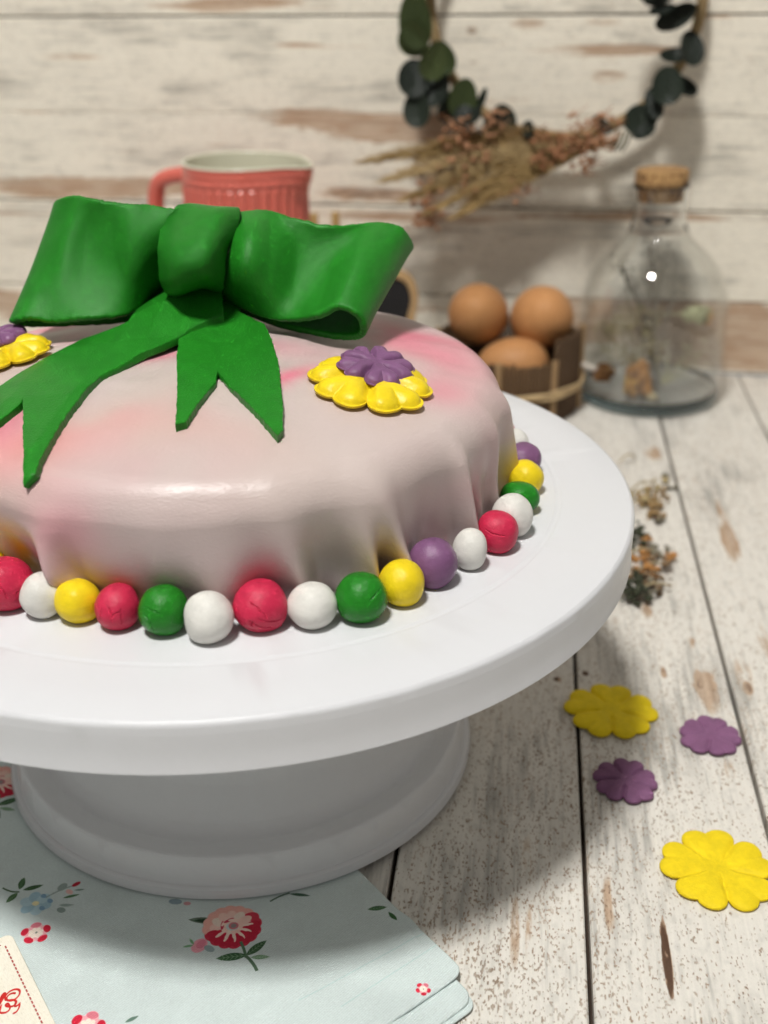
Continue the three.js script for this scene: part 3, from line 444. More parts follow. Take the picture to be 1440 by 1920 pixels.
{
  const a = [.0555,.1569,.0267], n = cakeNormal(a[0], a[2]);
  place('yellow_flower', flowerGeo(0.0192, 0.0041, { s: 3, pow: 5, groove: 0.66, cleft: 0.42, dip: 0.25, lip: 0.16, gw: 0.10, flange: 0.94 }), yellowFlower, a, n, 0.35, 'glossy yellow fondant flower on the cake beside the bow’s right loop', 'fondant flower', 'flowers on the cake');
  const b = [.0561,.1609,.0223], nb = n.clone().add(new THREE.Vector3(0.05, 0, 0.06)).normalize();
  place('purple_flower', flowerGeo(0.0124, 0.0028, { s: 5, deep: 0.54, pow: 8, groove: 0.7, cleft: 0.5, dip: 0.08, lip: 0.22, gw: 0.075, flange: 0.95 }), purpleFlower, b, nb, 0.05, 'purple fondant flower stuck on the yellow flower near the bow’s right loop', 'fondant flower', 'flowers on the cake');
  const c = [-.0702,.1555,.0072], nc = cakeNormal(c[0], c[2]);
  place('yellow_flower', flowerGeo(0.0158, 0.0042, { s: 8, pow: 5, groove: 0.6, cleft: 0.4, dip: 0.25, lip: 0.16, gw: 0.10, flange: 0.94 }), yellowFlower, c, nc, 0.9, 'glossy yellow fondant flower under the bow’s left loop, cut by the picture edge', 'fondant flower', 'flowers on the cake');
  const d = [-.0768,.1579,-.0009]; place('purple_flower', flowerGeo(0.0110, 0.0032, { s: 9, deep: 0.54, pow: 9, groove: 0.65, cleft: 0.5, dip: 0.05, lip: 0.2, gw: 0.09 }), fondant(...PURPLE, 0.25), d, nc, 0.4, 'shiny purple fondant flower on the yellow flower at the left picture edge', 'fondant flower', 'flowers on the cake');
  const up = new THREE.Vector3(0, 1, 0), G = 'loose flowers on the table planks';
  const e1 = [.143,0,-.0324], e2 = [.1732,0,.0523], e3 = [.1803,0,-.0207], e4 = [.146,0,.0106];
  const flat = { pow: 10, groove: 0.55, cleft: 0.32, dip: 0.1, lip: 0.3, puff: 0.12, gw: 0.06 };
  place('yellow_flower', flowerGeo(0.0186, 0.0026, { ...flat, s: 12, warp: 0.0006, groove: 0.6 }), yellowMatte, [e1[0], 0.0002, e1[2]], up, 0.28, 'matt yellow fondant flower on the planks, shaded by the stand’s plate', 'fondant flower', G);
  place('yellow_flower', flowerGeo(0.0186, 0.0022, { ...flat, s: 14, warp: 0.0009 }), yellowMatte, [e2[0], 0.0002, e2[2]], up, 0.42, 'bright yellow fondant flower on the planks, nearest the viewer at the right picture edge', 'fondant flower', G);
  place('purple_flower', flowerGeo(0.0122, 0.0020, { ...flat, s: 16, deep: 0.68, warp: 0.0012, groove: 0.5 }), purpleMatte, [e3[0], 0.0004, e3[2]], up, 0.1, 'curled purple fondant flower on the planks beside the right-hand seam', 'fondant flower', G);
  place('purple_flower', flowerGeo(0.0120, 0.0023, { ...flat, s: 18, groove: 0.62, warp: 0.0008 }), purpleMatte, [e4[0], 0.0002, e4[2]], up, 0.15, 'purple fondant flower on the planks, half shaded, below the shaded yellow flower', 'fondant flower', G);
}

// ---------------------------------------------------------------- cloth
{
  const X0 = -0.16, X1 = 0.12, Zt = -0.06, Zb = 0.20, CW = 2048, CH = Math.round(CW * (Zb - Zt) / (X1 - X0));
  const cv = document.createElement('canvas'); cv.width = CW; cv.height = CH; const c = cv.getContext('2d'), S = CW / (X1 - X0);
  c.fillStyle = 'rgb(200,211,209)'; c.fillRect(0, 0, CW, CH);
  const put = (p, turn, k, fn) => { c.save(); c.translate((p[0] - X0) * S, (p[1] - Zt) * S); c.rotate(turn); c.scale(k * S / 1000, k * S / 1000); fn(); c.restore(); };
  const leaf = (x, y, l, w, a, col, vein) => { c.save(); c.translate(x, y); c.rotate(a); c.fillStyle = col; c.beginPath(); c.moveTo(0, 0); c.quadraticCurveTo(l * 0.45, -w, l, 0); c.quadraticCurveTo(l * 0.45, w, 0, 0); c.fill(); if (vein) { c.strokeStyle = vein; c.lineWidth = 0.18; for (let k = 1; k < 6; k++) { c.beginPath(); c.moveTo(l * k / 7, 0); c.lineTo(l * k / 7 + l * 0.12, w * 0.35); c.moveTo(l * k / 7, 0); c.lineTo(l * k / 7 + l * 0.12, -w * 0.35); c.stroke(); } c.beginPath(); c.moveTo(0, 0); c.lineTo(l, 0); c.stroke(); } c.restore(); };
  const petal = (x, y, rx, ry, a, col) => { c.save(); c.translate(x, y); c.rotate(a); c.fillStyle = col; c.beginPath(); c.ellipse(0, 0, rx, ry, 0, 0, 7); c.fill(); c.restore(); };
  const stem = (a, b, cc, w, col) => { c.strokeStyle = col; c.lineWidth = w; c.beginPath(); c.moveTo(...a); c.quadraticCurveTo(...b, ...cc); c.stroke(); };
  const rose = () => {   // units are millimetres
    leaf(-5, -1, 8, 2.2, Math.PI - 0.15, 'rgb(96,112,96)'); leaf(-5.5, -1, 6, 1.2, Math.PI - 0.2, 'rgb(48,66,50)');
    for (let k = 0; k < 16; k++) { const a = k / 16 * 6.28; petal(Math.cos(a) * 5.8, Math.sin(a) * 5.2, 2.6, 2.3, a, a > 5.2 || a < 2.6 ? 'rgb(198,62,80)' : 'rgb(232,172,160)'); }
    for (let k = 0; k < 12; k++) { const a = k / 12 * 6.28 + 0.2; petal(Math.cos(a) * 4, Math.sin(a) * 3.6, 2.3, 1.5, a, k % 3 ? 'rgb(238,198,186)' : 'rgb(236,214,200)'); }
    for (let k = 0; k < 12; k++) { const a = k / 12 * 3.0 - 0.35; petal(Math.cos(a) * 6.2, Math.sin(a) * 5.4, 1.9, 1.2, a, 'rgb(188,44,66)'); petal(Math.cos(a) * 4.5, Math.sin(a) * 4.0, 1.5, 0.55, a, k % 2 ? 'rgb(190,40,62)' : 'rgb(240,214,200)'); }
    for (let k = 0; k < 5; k++) { const a = 2.6 + k * 0.5; petal(Math.cos(a) * 2.8, Math.sin(a) * 2.4, 1.6, 0.5, a + 1.4, k % 2 ? 'rgb(196,70,88)' : 'rgb(240,210,196)'); }
    petal(0.3, -0.4, 1.4, 1.3, 0, 'rgb(206,120,128)'); petal(0.3, -0.4, 0.8, 0.8, 0, 'rgb(150,140,138)');
    stem([4, 4.5], [6, 7], [7.2, 9.5], 0.8, 'rgb(90,118,92)'); stem([7, 9], [9.5, 10.5], [11.5, 13.2], 0.9, 'rgb(84,108,86)');
    leaf(7.2, 8.6, 8.4, 2.6, Math.PI - 0.35, 'rgb(60,92,62)', 'rgb(120,150,118)'); leaf(7, 8.8, 7.2, 2.4, -1.0, 'rgb(58,88,60)', 'rgb(112,140,108)'); leaf(8.4, 9.2, 5.2, 1.5, -0.22, 'rgb(108,142,108)', 'rgb(150,176,150)');
    petal(-6.6, 8.2, 2.0, 2.6, 0.3, 'rgb(230,160,172)'); petal(-6.3, 7.6, 1.2, 1.6, 0.3, 'rgb(222,132,150)'); leaf(-8.2, 8.4, 3, 0.8, 2.7, 'rgb(120,164,124)'); leaf(-8.2, 8.2, 2.6, 0.8, -2.4, 'rgb(120,164,124)'); petal(-3.6, 8.6, 1.6, 1.0, 0.3, 'rgb(150,166,168)');
  };
  const small = () => { for (let k = 0; k < 5; k++) { const a = k / 5 * 6.28 - 0.75; petal(Math.cos(a) * 2.7, Math.sin(a) * 2.5, 2.1, 1.9, a, 'rgb(236,170,176)'); petal(Math.cos(a) * 3.6, Math.sin(a) * 3.3, 1.1, 1.6, a, k === 4 ? 'rgb(214,120,134)' : 'rgb(200,40,62)'); } for (let k = 0; k < 8; k++) petal(Math.cos(k * 0.8) * 1.3, Math.sin(k * 0.8) * 1.2, 1.1, 0.8, k * 0.8, 'rgb(244,226,212)'); petal(0.1, -0.1, 0.4, 0.4, 0, 'rgb(140,140,128)'); };
  const blue = () => {
    for (let k = 0; k < 6; k++) { const a = k / 6 * 6.28; petal(Math.cos(a) * 3, Math.sin(a) * 2.8, 2.3, 1.9, a, k % 2 ? 'rgb(178,204,212)' : 'rgb(160,190,202)'); } petal(0, 0, 1.2, 1.0, 0, 'rgb(232,222,176)');
    for (const [x, y] of [[3, 1.4], [1, -3.4], [4, -2]]) petal(x, y, 1.1, 0.8, 0.5, 'rgb(128,160,184)');
    leaf(-8, -4, 4.6, 2.0, -1.7, 'rgb(60,92,58)', 'rgb(100,130,96)'); leaf(-6.8, -4.2, 6.4, 1.8, -0.6, 'rgb(50,80,48)', 'rgb(92,120,88)'); leaf(-7.8, -2.6, 4.8, 1.9, 1.9, 'rgb(66,100,62)', 'rgb(110,138,104)'); stem([-13, -2.6], [-10, -1.8], [-7.5, -3.2], 0.5, 'rgb(70,96,66)');
    leaf(7.4, -4, 5.4, 1.1, -0.55, 'rgb(84,118,84)'); leaf(7.6, -1, 5, 1.3, -0.2, 'rgb(150,166,160)'); petal(9.4, 0.8, 1.6, 1.1, 0.3, 'rgb(140,156,150)'); stem([2, -3], [4.5, -7], [8.4, -10], 0.5, 'rgb(150,164,160)'); petal(8.8, -10.6, 0.8, 1.5, 0.6, 'rgb(178,46,60)'); petal(5, -8.4, 1.4, 1.8, 0.3, 'rgb(150,164,158)'); petal(8.2, -7, 1.4, 0.9, 0.4, 'rgb(222,178,172)'); leaf(9.4, -8, 3.4, 0.8, -0.35, 'rgb(120,140,128)');
  };
  put([.0193,.0966], 0.08, 1.12, rose); put([-.0406,.1067], 0.1, 1.0, small); put([-.0457,.0949], 0.1, 1.0, blue);
  put([-.0832,.0398], 0.3, 1.15, rose); put([-.0123,.1373], 0.5, 1.1, small); put([.081,.1149], 0.9, 0.5, small); put([-.0022,.1348], 0.2, 0.7, () => leaf(0, 0, 6, 1.8, -0.9, 'rgb(96,122,108)'));
  put([-.0013,.0889], 0, 1, () => { petal(0, 0, 2.2, 1.2, 0, 'rgb(140,158,166)'); petal(4, 0.3, 1.2, 0.8, 0, 'rgb(200,150,152)'); }); put([.062,.0835], 0.1, 1, () => { leaf(-1.5, 1.2, 6.2, 1.9, -0.38, 'rgb(62,98,64)', 'rgb(110,140,108)'); leaf(5.2, 0.8, 4.8, 1.5, 0.75, 'rgb(66,104,66)'); }); put([.0341,.0825], 0.1, 1, () => { stem([-5, 3], [-3, 0], [0, -2], 0.6, 'rgb(84,106,90)'); leaf(0, -1.6, 7, 1.3, -0.1, 'rgb(70,96,80)'); });
  // two rows of hem stitching
  c.strokeStyle = 'rgba(176,200,198,0.9)'; c.lineWidth = 2.2; const ln = (a, b) => { c.beginPath(); c.moveTo((a[0] - X0) * S, (a[1] - Zt) * S); c.lineTo((b[0] - X0) * S, (b[1] - Zt) * S); c.stroke(); }; ln([.0834,.0979], [.0583,.1238]); ln([.08,.0925], [.0456,.1226]);
  const img = c.getImageData(0, 0, CW, CH), d = img.data;
  const bmp = new Uint8Array(CW * CH * 4);
  for (let j = 0; j < CH; j++) for (let i = 0; i < CW; i++) {
    const q = (j * CW + i) * 4, tw = 0.5 + 0.5 * Math.sin((i * 0.9 + j * 0.62) * 1.15), n = hash2(i, j, 5) * 0.6 + hash2(i >> 2, j >> 1, 6) * 0.4, f = fbm(i / 90, j / 90, 8, 3);
    const k = 1 + (tw - 0.5) * 0.05 + (n - 0.5) * 0.09 + (f - 0.5) * 0.08; for (let m = 0; m < 3; m++) d[q + m] = clamp(d[q + m] * k, 0, 255);
    bmp[q] = bmp[q + 1] = bmp[q + 2] = clamp(0.35 * tw + 0.35 * n + 0.3 * f, 0, 1) * 255; bmp[q + 3] = 255;
  }
  const flip = (src) => { const o = new Uint8Array(CW * CH * 4); o.set(src); return o; };
  const map = dtex(CW, CH, flip(d), true), bump = dtex(CW, CH, bmp, false);
  const mat = new THREE.MeshPhysicalMaterial({ map, bumpMap: bump, bumpScale: 0.00022, roughness: 0.9, specularIntensity: 0.2, sheen: 0.3, sheenRoughness: 0.6, sheenColor: lin(0.8, 0.9, 0.9) });
  const t = thing('cloth', 'pale aqua folded cotton cloth printed with roses under the cake stand', 'cloth', [0, 0, 0.1]);
  // one layer: a rounded quadrilateral in plan, top following height(x, z), with a turned edge of radius r
  function layer(A, B, C, Dd, y0, th, bulge, s) {
    const NU = 150, NV = 150, r = th / 2;
    const P = (u, v) => [mix(mix(A[0], B[0], u), mix(Dd[0], C[0], u), v), mix(mix(A[1], B[1], u), mix(Dd[1], C[1], u), v)];
    const lenU = Math.hypot(B[0] - A[0], B[1] - A[1]), lenV = Math.hypot(Dd[0] - A[0], Dd[1] - A[1]);
    const map1 = (k, n) => { const q = k / n; return q < 0.12 ? [0, q / 0.12] : q > 0.88 ? [1, (1 - q) / 0.12] : [(q - 0.12) / 0.76, 1]; };
    const g = grid(NU, NV, (gu, gv) => {
      const [u, fu] = map1(gu * NU, NU), [v, fv] = map1(gv * NV, NV); let [x, z] = P(u, v);
      { const ro = 0.0035, ca = u * lenU, cb = (1 - v) * lenV; if (ca < ro && cb < ro) { const wa = ro - ca, wb = ro - cb, k = 1 - Math.max(wa, wb) / Math.hypot(wa, wb); const ua = [(B[0] - A[0]) / lenU, (B[1] - A[1]) / lenU], vb = [(Dd[0] - A[0]) / lenV, (Dd[1] - A[1]) / lenV]; x += ua[0] * wa * k - vb[0] * wb * k; z += ua[1] * wa * k - vb[1] * wb * k; } }
      const au = (1 - fu) * Math.PI, av = (1 - fv) * Math.PI, a = Math.max(au, av);
      const out = r * Math.sin(Math.min(a, Math.PI)), eu = [(B[0] - A[0]) / lenU, (B[1] - A[1]) / lenU], ev = [(Dd[0] - A[0]) / lenV, (Dd[1] - A[1]) / lenV];
      if (fu < 1 && au >= av) { const sg = u === 0 ? -1 : 1; x += eu[0] * sg * out; z += eu[1] * sg * out; }
      if (fv < 1 && av > au) { const sg = v === 0 ? -1 : 1; x += ev[0] * sg * out; z += ev[1] * sg * out; }
      const wob = (vn(x * 60, z * 60, s) - 0.5) * 0.0008; x += wob * (a > 0 ? 1 : 0);
      const top = y0 + th + bulge(x, z) + (vn(x * 45 + 3, z * 45, s + 3) - 0.5) * 0.0005 + Math.max(0, vn(x * 90 + z * 60 + 7, z * 28 - x * 14, s + 8) - 0.45) * 0.0034 * smooth(0.086, 0.1, Math.hypot(x, z));
      return [x, top - r * (1 - Math.cos(a)), z];
    });
    const p = g.attributes.position, uv = g.attributes.uv; for (let i = 0; i < p.count; i++) uv.setXY(i, (p.getX(i) - X0) / (X1 - X0), (p.getZ(i) - Zt) / (Zb - Zt));
    return g;
  }
  const E = [.0567,.0703], G2 = [.0921,.107], H2 = [.0954,.115];
  const ux = (G2[0] - E[0]), uz = (G2[1] - E[1]), ul = Math.hypot(ux, uz), dx = ux / ul, dz = uz / ul;
  const far = (p, k) => [p[0] - dx * k, p[1] - dz * k], left = (p, k) => [p[0] - dz * k * 0.94, p[1] + dx * k * 1.0];
  const near = smooth; const hump = (k, c0) => (x, z) => { const s2 = (x - c0[0]) * dx + (z - c0[1]) * dz; return k * near(-0.035, -0.004, s2) * 1; };
  const A0 = far(G2, 0.22);
  part(t, 'top_layer', layer(A0, left(A0, 0.26), left(G2, 0.26), G2, 0.0004, 0.0013, (x, z) => hump(0.0022, G2)(x, z), 3), mat);
  const B0 = far(H2, 0.03); part(t, 'folded_layer', layer(B0, left(B0, 0.2), left(H2, 0.2), H2, 0.0013, 0.0014, () => 0, 9), mat);
  const H3 = [H2[0] + 0.0014, H2[1] + 0.0016], C0 = far(H3, 0.02); part(t, 'hem', layer(C0, left(C0, 0.16), left(H3, 0.16), H3, 0.0002, 0.0009, () => 0, 12), mat);
  // sewn-on woven label with red stitching and lettering
  const LW = 512, lc = document.createElement('canvas'); lc.width = lc.height = LW; const l = lc.getContext('2d');
  l.fillStyle = 'rgb(236,230,214)'; l.fillRect(0, 0, LW, LW);
  for (let k = 0; k < 5200; k++) { l.fillStyle = hash2(k, 3, 3) > 0.5 ? 'rgba(255,252,240,0.25)' : 'rgba(200,190,168,0.22)'; const a = hash2(k, 1, 1) * LW, b = hash2(k, 2, 1) * LW; l.fillRect(a, b, 9, 1.6); }
  // canvas unit: 512 px = 44 mm; x along the right edge away from its far corner, y towards the left
  const red = 'rgb(196,44,40)'; l.strokeStyle = red; l.lineCap = 'round';
  for (let k = 0; k < 24; k++) { l.lineWidth = 5; l.strokeStyle = 'rgb(168,72,66)'; l.beginPath(); l.moveTo(50 + k * 19, 36); l.lineTo(59 + k * 19, 36); l.stroke(); }
  for (let k = 0; k < 24; k++) { l.lineWidth = 5; l.beginPath(); l.moveTo(36, 50 + k * 19); l.lineTo(36, 59 + k * 19); l.stroke(); }
  l.save(); l.translate(306, 96); l.rotate(-0.80); l.strokeStyle = red; l.lineWidth = 6;   // script "By", upright in the picture
  l.scale(0.85, 1.4);
  l.beginPath(); l.moveTo(-8, -30); l.bezierCurveTo(-34, -32, -40, -8, -18, -8); l.bezierCurveTo(16, -6, 20, -40, -6, -42); l.bezierCurveTo(-40, -42, -50, -14, -28, -8); l.stroke();
  l.beginPath(); l.moveTo(-18, -8); l.bezierCurveTo(20, -20, 30, 4, 2, 8); l.bezierCurveTo(-30, 12, -22, -6, -6, 4); l.bezierCurveTo(20, 16, 0, 34, -36, 26); l.stroke();
  l.beginPath(); l.moveTo(14, -6); l.bezierCurveTo(16, 8, 26, 8, 32, -4); l.bezierCurveTo(40, 4, 44, 20, 30, 24); l.stroke(); l.restore();
  l.save(); l.translate(270, 150); l.rotate(-0.80); l.strokeStyle = red; l.lineWidth = 14; l.scale(1.1, 1.6); l.beginPath(); l.moveTo(-26, 30); l.lineTo(-26, -26); l.lineTo(20, 30); l.lineTo(20, -26); l.stroke(); l.restore();
  l.save(); l.translate(340, 170); l.rotate(-0.80); l.lineWidth = 14; l.strokeStyle = red; l.scale(1.1, 1.6); l.beginPath(); l.moveTo(-22, 30); l.lineTo(0, -26); l.lineTo(22, 30); l.moveTo(-12, 10); l.lineTo(12, 10); l.stroke(); l.restore();
  const ld = l.getImageData(0, 0, LW, LW).data, lo = new Uint8Array(LW * LW * 4); lo.set(ld);
  const lb = new Uint8Array(LW * LW * 4); for (let j = 0; j < LW; j++) for (let i = 0; i < LW; i++) { const q = (j * LW + i) * 4, st = 255 - ld[q + 2] > 90 ? 0.4 : 0, v = clamp(0.3 + 0.25 * Math.sin(i * 1.1) * Math.sin(j * 1.1) + st + 0.1 * hash2(i, j, 2), 0, 1) * 255; lb[q] = lb[q + 1] = lb[q + 2] = v; lb[q + 3] = 255; }
  const Q0 = [-.0475,.1088], Q1 = [-.0222,.1373], qx = Q1[0] - Q0[0], qz = Q1[1] - Q0[1], ql = Math.hypot(qx, qz), ax = qx / ql, az = qz / ql, LS = 0.044;
  const shape = []; const rad = 0.0022; for (let k = 0; k <= 6; k++) { const a = k / 6 * Math.PI / 2; shape.push([rad - rad * Math.sin(a), rad - rad * Math.cos(a)]); }
  const sh = new THREE.Shape([new THREE.Vector2(LS, 0), ...shape.map((q) => new THREE.Vector2(q[0], q[1])), new THREE.Vector2(0, LS), new THREE.Vector2(LS, LS)]);
  let lg = new THREE.ExtrudeGeometry(sh, { depth: 0.0003, bevelEnabled: true, bevelThickness: 0.0002, bevelSize: 0.0002, bevelOffset: -0.0002, bevelSegments: 2 });
  const lp = lg.attributes.position, lu = lg.attributes.uv;
  for (let i = 0; i < lp.count; i++) { const a = lp.getX(i), b = lp.getY(i), h = lp.getZ(i); lu.setXY(i, a / LS, b / LS); lp.setXYZ(i, Q0[0] + ax * a - az * b, 0.0026 + h + 0.0002, Q0[1] + az * a + ax * b); }
  lg.computeVertexNormals();
  part(t, 'fabric_label', lg, new THREE.MeshPhysicalMaterial({ map: dtex(LW, LW, lo, true), bumpMap: dtex(LW, LW, lb, false), bumpScale: 0.0002, roughness: 0.9, specularIntensity: 0.2, side: THREE.DoubleSide }));
}

// ---------------------------------------------------------------- eggs and basket
const basketC = [0.0905, -0.3900];
{
  const R = 0.0475, t = thing('egg_basket', 'small round rustic basket of brown reeds tied with raffia, holding eggs', 'basket', [basketC[0], 0, basketC[1]]);
  const reedMats = [[0.085, 0.046, 0.020], [0.115, 0.064, 0.028], [0.060, 0.031, 0.014]].map((c) => new THREE.MeshStandardMaterial({ color: lin(...c), roughness: 0.7 }));
  const post = new THREE.MeshStandardMaterial({ color: lin(0.30, 0.19, 0.09), roughness: 0.75 }), raffia = new THREE.MeshStandardMaterial({ color: lin(0.50, 0.36, 0.19), roughness: 0.85 });
  const N = 8; // panels round the basket, each of thin upright reeds
  for (let k = 0; k < N; k++) {
    const a0 = (k / N) * Math.PI * 2 + 0.1, a1 = ((k + 1) / N) * Math.PI * 2 + 0.1, list = [], am = (a0 + a1) / 2, tall = Math.cos(am - 0.4) > 0.9 ? 0.056 : Math.cos(am - 1.75) > 0.5 ? 0.041 : 0.048;
    for (let q = 0; q < 14; q++) { const a = mix(a0, a1, (q + 0.5) / 14), rr2 = R + rr(-0.0004, 0.0004), h = tall + rr(-0.0012, 0.0012); const g = new THREE.CylinderGeometry(0.0014, 0.0014, h, 6, 1); g.translate(rr2 * Math.cos(a), h / 2 + 0.0008, rr2 * Math.sin(a)); list.push(g); }
    obj('reed_panel', join(list), reedMats[k % 3], t);
    const pg = new THREE.CylinderGeometry(0.0022, 0.0024, tall + 0.002, 8, 1); pg.translate((R + 0.0012) * Math.cos(a0), (tall + 0.002) / 2 + 0.0005, (R + 0.0012) * Math.sin(a0)); obj('post', pg, post, t);
  }
  const tie = []; for (let s = 0; s < 3; s++) { const pts = []; for (let k = 0; k <= 40; k++) { const a = k / 40 * Math.PI * 2; pts.push(new THREE.Vector3((R + 0.004) * Math.cos(a), 0.024 + 0.004 * Math.sin(a * 1 - 2.4) + 0.0012 * Math.sin(a * 5 + s * 2.1) + s * 0.0011, (R + 0.004 + 0.0006 * Math.cos(a * 7 + s * 2)) * Math.sin(a))); } tie.push(new THREE.TubeGeometry(new THREE.CatmullRomCurve3(pts), 120, 0.0011, 6)); }
  obj('raffia_tie', join(tie), raffia, t);
  const fl = new THREE.CylinderGeometry(R - 0.001, R - 0.001, 0.003, 40); fl.translate(0, 0.0022, 0); obj('base', fl, reedMats[2], t);
  const eggMat = new THREE.MeshPhysicalMaterial({ color: lin(0.47, 0.23, 0.092), roughness: 0.42, bumpMap: grain(6), bumpScale: 0.00006, specularIntensity: 0.4 });
  const pr = []; for (let k = 0; k <= 40; k++) { const a = k / 40 * Math.PI, y = -Math.cos(a); pr.push([Math.max(0, Math.sin(a) * (1 - 0.14 * y)), y * 1.27]); }
  const egg = (label, at, r, rx, rz, tint) => { const g = lathe(pr, 64); g.scale(r, r, r); g.rotateX(rx); g.rotateZ(rz); const m = eggMat.clone(); m.color.multiplyScalar(tint); const o = obj('egg', g, m); o.position.set(...at); tag(o, label, 'egg', 'brown eggs in the basket'); };
  egg('brown egg on the left of the basket, nearest the bow', [.0691,.0639,-.386], 0.0200, 1.15, 0.15, 0.92);
  egg('brown egg on the right of the basket, beside the glass bottle', [.112,.0629,-.386], 0.0208, 1.1, -0.2, 1.08);
  egg('brown egg lying low behind the basket’s front rim', [.0943,.0346,-.3665], 0.0190, 0.1, 1.5, 1.0);
}

// ---------------------------------------------------------------- glass bottle with dried flowers
const botC = [0.1885, -0.4145];
{
  const t = thing('glass_bottle', 'clear glass bottle vase with cork stopper, dried flowers inside', 'bottle', [botC[0], 0.0002, botC[1]]); t.rotation.z = 0.03;
  const glass = new THREE.MeshPhysicalMaterial({ color: lin(0.985, 0.99, 0.988), transmission: 1, thickness: 0.002, roughness: 0.0, ior: 1.5 });
  const outer = smoothProfile([[0.0478, 0.0090], [0.0490, 0.0200], [0.0500, 0.0380], [0.0502, 0.0560], [0.0492, 0.0700], [0.0458, 0.0820], [0.0400, 0.0930], [0.0320, 0.1020], [0.0240, 0.1090], [0.0195, 0.1150], [0.0178, 0.1220], [0.0174, 0.1320], [0.0176, 0.1430]], 90);
  const thin = new THREE.MeshPhysicalMaterial({ color: lin(0.965, 0.97, 0.968), transmission: 1, thickness: 0, roughness: 0.012, ior: 1.62 });
  const low = outer.filter(([r, y]) => y < 0.1135), high = [low[low.length - 1], ...outer.filter(([r, y]) => y >= 0.1135)];
  obj('body', lathe(low, 160), thin, t);
  obj('inner_wall', lathe(low.map(([r, y]) => [r - 0.0022, y + 0.0002]), 160), thin, t);
  const neck = [...high, [0.0182, 0.1434], [0.0184, 0.1446], [0.0176, 0.1456], [0.0162, 0.1452], ...high.slice().reverse().map(([r, y]) => [r - 0.0001 - 0.0020 * smooth(0.113, 0.123, y), y])]; neck.push(neck[0]);
  obj('neck', lathe(neck, 160), glass, t);
  const base = [[0, 0.0006], [0.0440, 0.0006], [0.0466, 0.0016], [0.0477, 0.0042], [0.0479, 0.0086], [0.0462, 0.0100], [0.0445, 0.0085], [0.0400, 0.0066], [0, 0.0060]];
  obj('thick_base', lathe(base, 160), new THREE.MeshPhysicalMaterial({ color: lin(0.97, 0.99, 1.0), transmission: 1, thickness: 0.006, roughness: 0.0, ior: 1.5, attenuationColor: lin(0.80, 0.88, 0.91), attenuationDistance: 0.03 }), t);
  const cork = lathe([[0, 0.1350], [0.0146, 0.1350], [0.0156, 0.1440], [0.0168, 0.1446], [0.0172, 0.1462], [0.0172, 0.1530], [0.0166, 0.1542], [0, 0.1544]], 64);
  const cb = noiseTex(128, (i, j) => 1 - smooth(0.55, 0.7, fbm(i / 9, j / 9, 5, 3)) * 0.8, 1);
  const cw = 256, cd = new Uint8Array(cw * cw * 4); for (let j = 0; j < cw; j++) for (let i = 0; i < cw; i++) { const f = fbm(i / 8, j / 8, 3, 3), s = smooth(0.58, 0.72, fbm(i / 5, j / 14, 8, 2)), q = (j * cw + i) * 4; cd[q] = mix(166, 104, s) + 30 * (f - 0.5); cd[q + 1] = mix(130, 72, s) + 26 * (f - 0.5); cd[q + 2] = mix(84, 42, s) + 20 * (f - 0.5); cd[q + 3] = 255; }
  obj('cork_stopper', toCreasedNormals(cork, 0.7), new THREE.MeshStandardMaterial({ map: dtex(cw, cw, cd, true, THREE.RepeatWrapping), bumpMap: cb, bumpScale: 0.0004, roughness: 0.9 }), t);
  // what stands inside
  const C = [botC[0], botC[1]], G = 'dried flowers inside the bottle';
  const pale = new THREE.MeshStandardMaterial({ color: lin(0.42, 0.40, 0.24), roughness: 0.9 }), olive = new THREE.MeshStandardMaterial({ color: lin(0.34, 0.29, 0.16), roughness: 0.9 }), grey = new THREE.MeshStandardMaterial({ color: lin(0.26, 0.23, 0.18), roughness: 0.9 }), rust = new THREE.MeshStandardMaterial({ color: lin(0.36, 0.16, 0.03), roughness: 0.85 }), gold = new THREE.MeshStandardMaterial({ color: lin(0.55, 0.32, 0.06), roughness: 0.85 }), cream = new THREE.MeshStandardMaterial({ color: lin(0.62, 0.52, 0.32), roughness: 0.9 }), white = new THREE.MeshStandardMaterial({ color: lin(0.55, 0.50, 0.44), roughness: 0.9 });
  const bun = [.2131,.064,-.398], bt = thing('dried_seedhead', 'pale green fluffy seedhead with orange tip inside the bottle', 'dried flower', bun, G);
  { const l = []; for (let k = 0; k < 170; k++) { const a = rr(0, 6.28), b = Math.acos(rr(-1, 1)), n = [Math.cos(b) * 1.25, Math.sin(b) * Math.cos(a) * 0.75, Math.sin(b) * Math.sin(a) * 0.75], r = rr(0.004, 0.006); l.push(taper([bun[0] + n[0] * r, bun[1] + n[1] * r, bun[2] + n[2] * r], [bun[0] + n[0] * (r + 0.0042) + 0.001, bun[1] + n[1] * (r + 0.004), bun[2] + n[2] * (r + 0.004)], 0.0007, 0.0001, 4)); } l.push(blob(bun, [0.0072, 0.0045, 0.0045], 2)); const pm = new THREE.MeshStandardMaterial({ color: lin(0.50, 0.50, 0.31), roughness: 0.95 }); part(bt, 'seed_tuft', join(l), pm); const tip = []; for (let k = 0; k < 12; k++) tip.push(blob([bun[0] + rr(0.006, 0.0105), bun[1] + rr(-0.006, 0.003), bun[2] + rr(-0.003, 0.003)], [0.0016, 0.0013, 0.0014], 1, 0.3)); part(bt, 'tip', join(tip), new THREE.MeshStandardMaterial({ color: lin(0.55, 0.30, 0.12), roughness: 0.9 })); part(bt, 'stem', tube([[bun[0] - 0.005, bun[1], bun[2]], [C[0], 0.056, C[1]], [C[0] - 0.012, 0.02, C[1] + 0.01]], 0.0006), pale); }
  const fh = [.1794,.0187,-.394], ft = thing('dried_blossom', 'rust and yellow dried flower head standing on the bottle’s glass base', 'dried flower', [fh[0], 0.007, fh[2]], G);
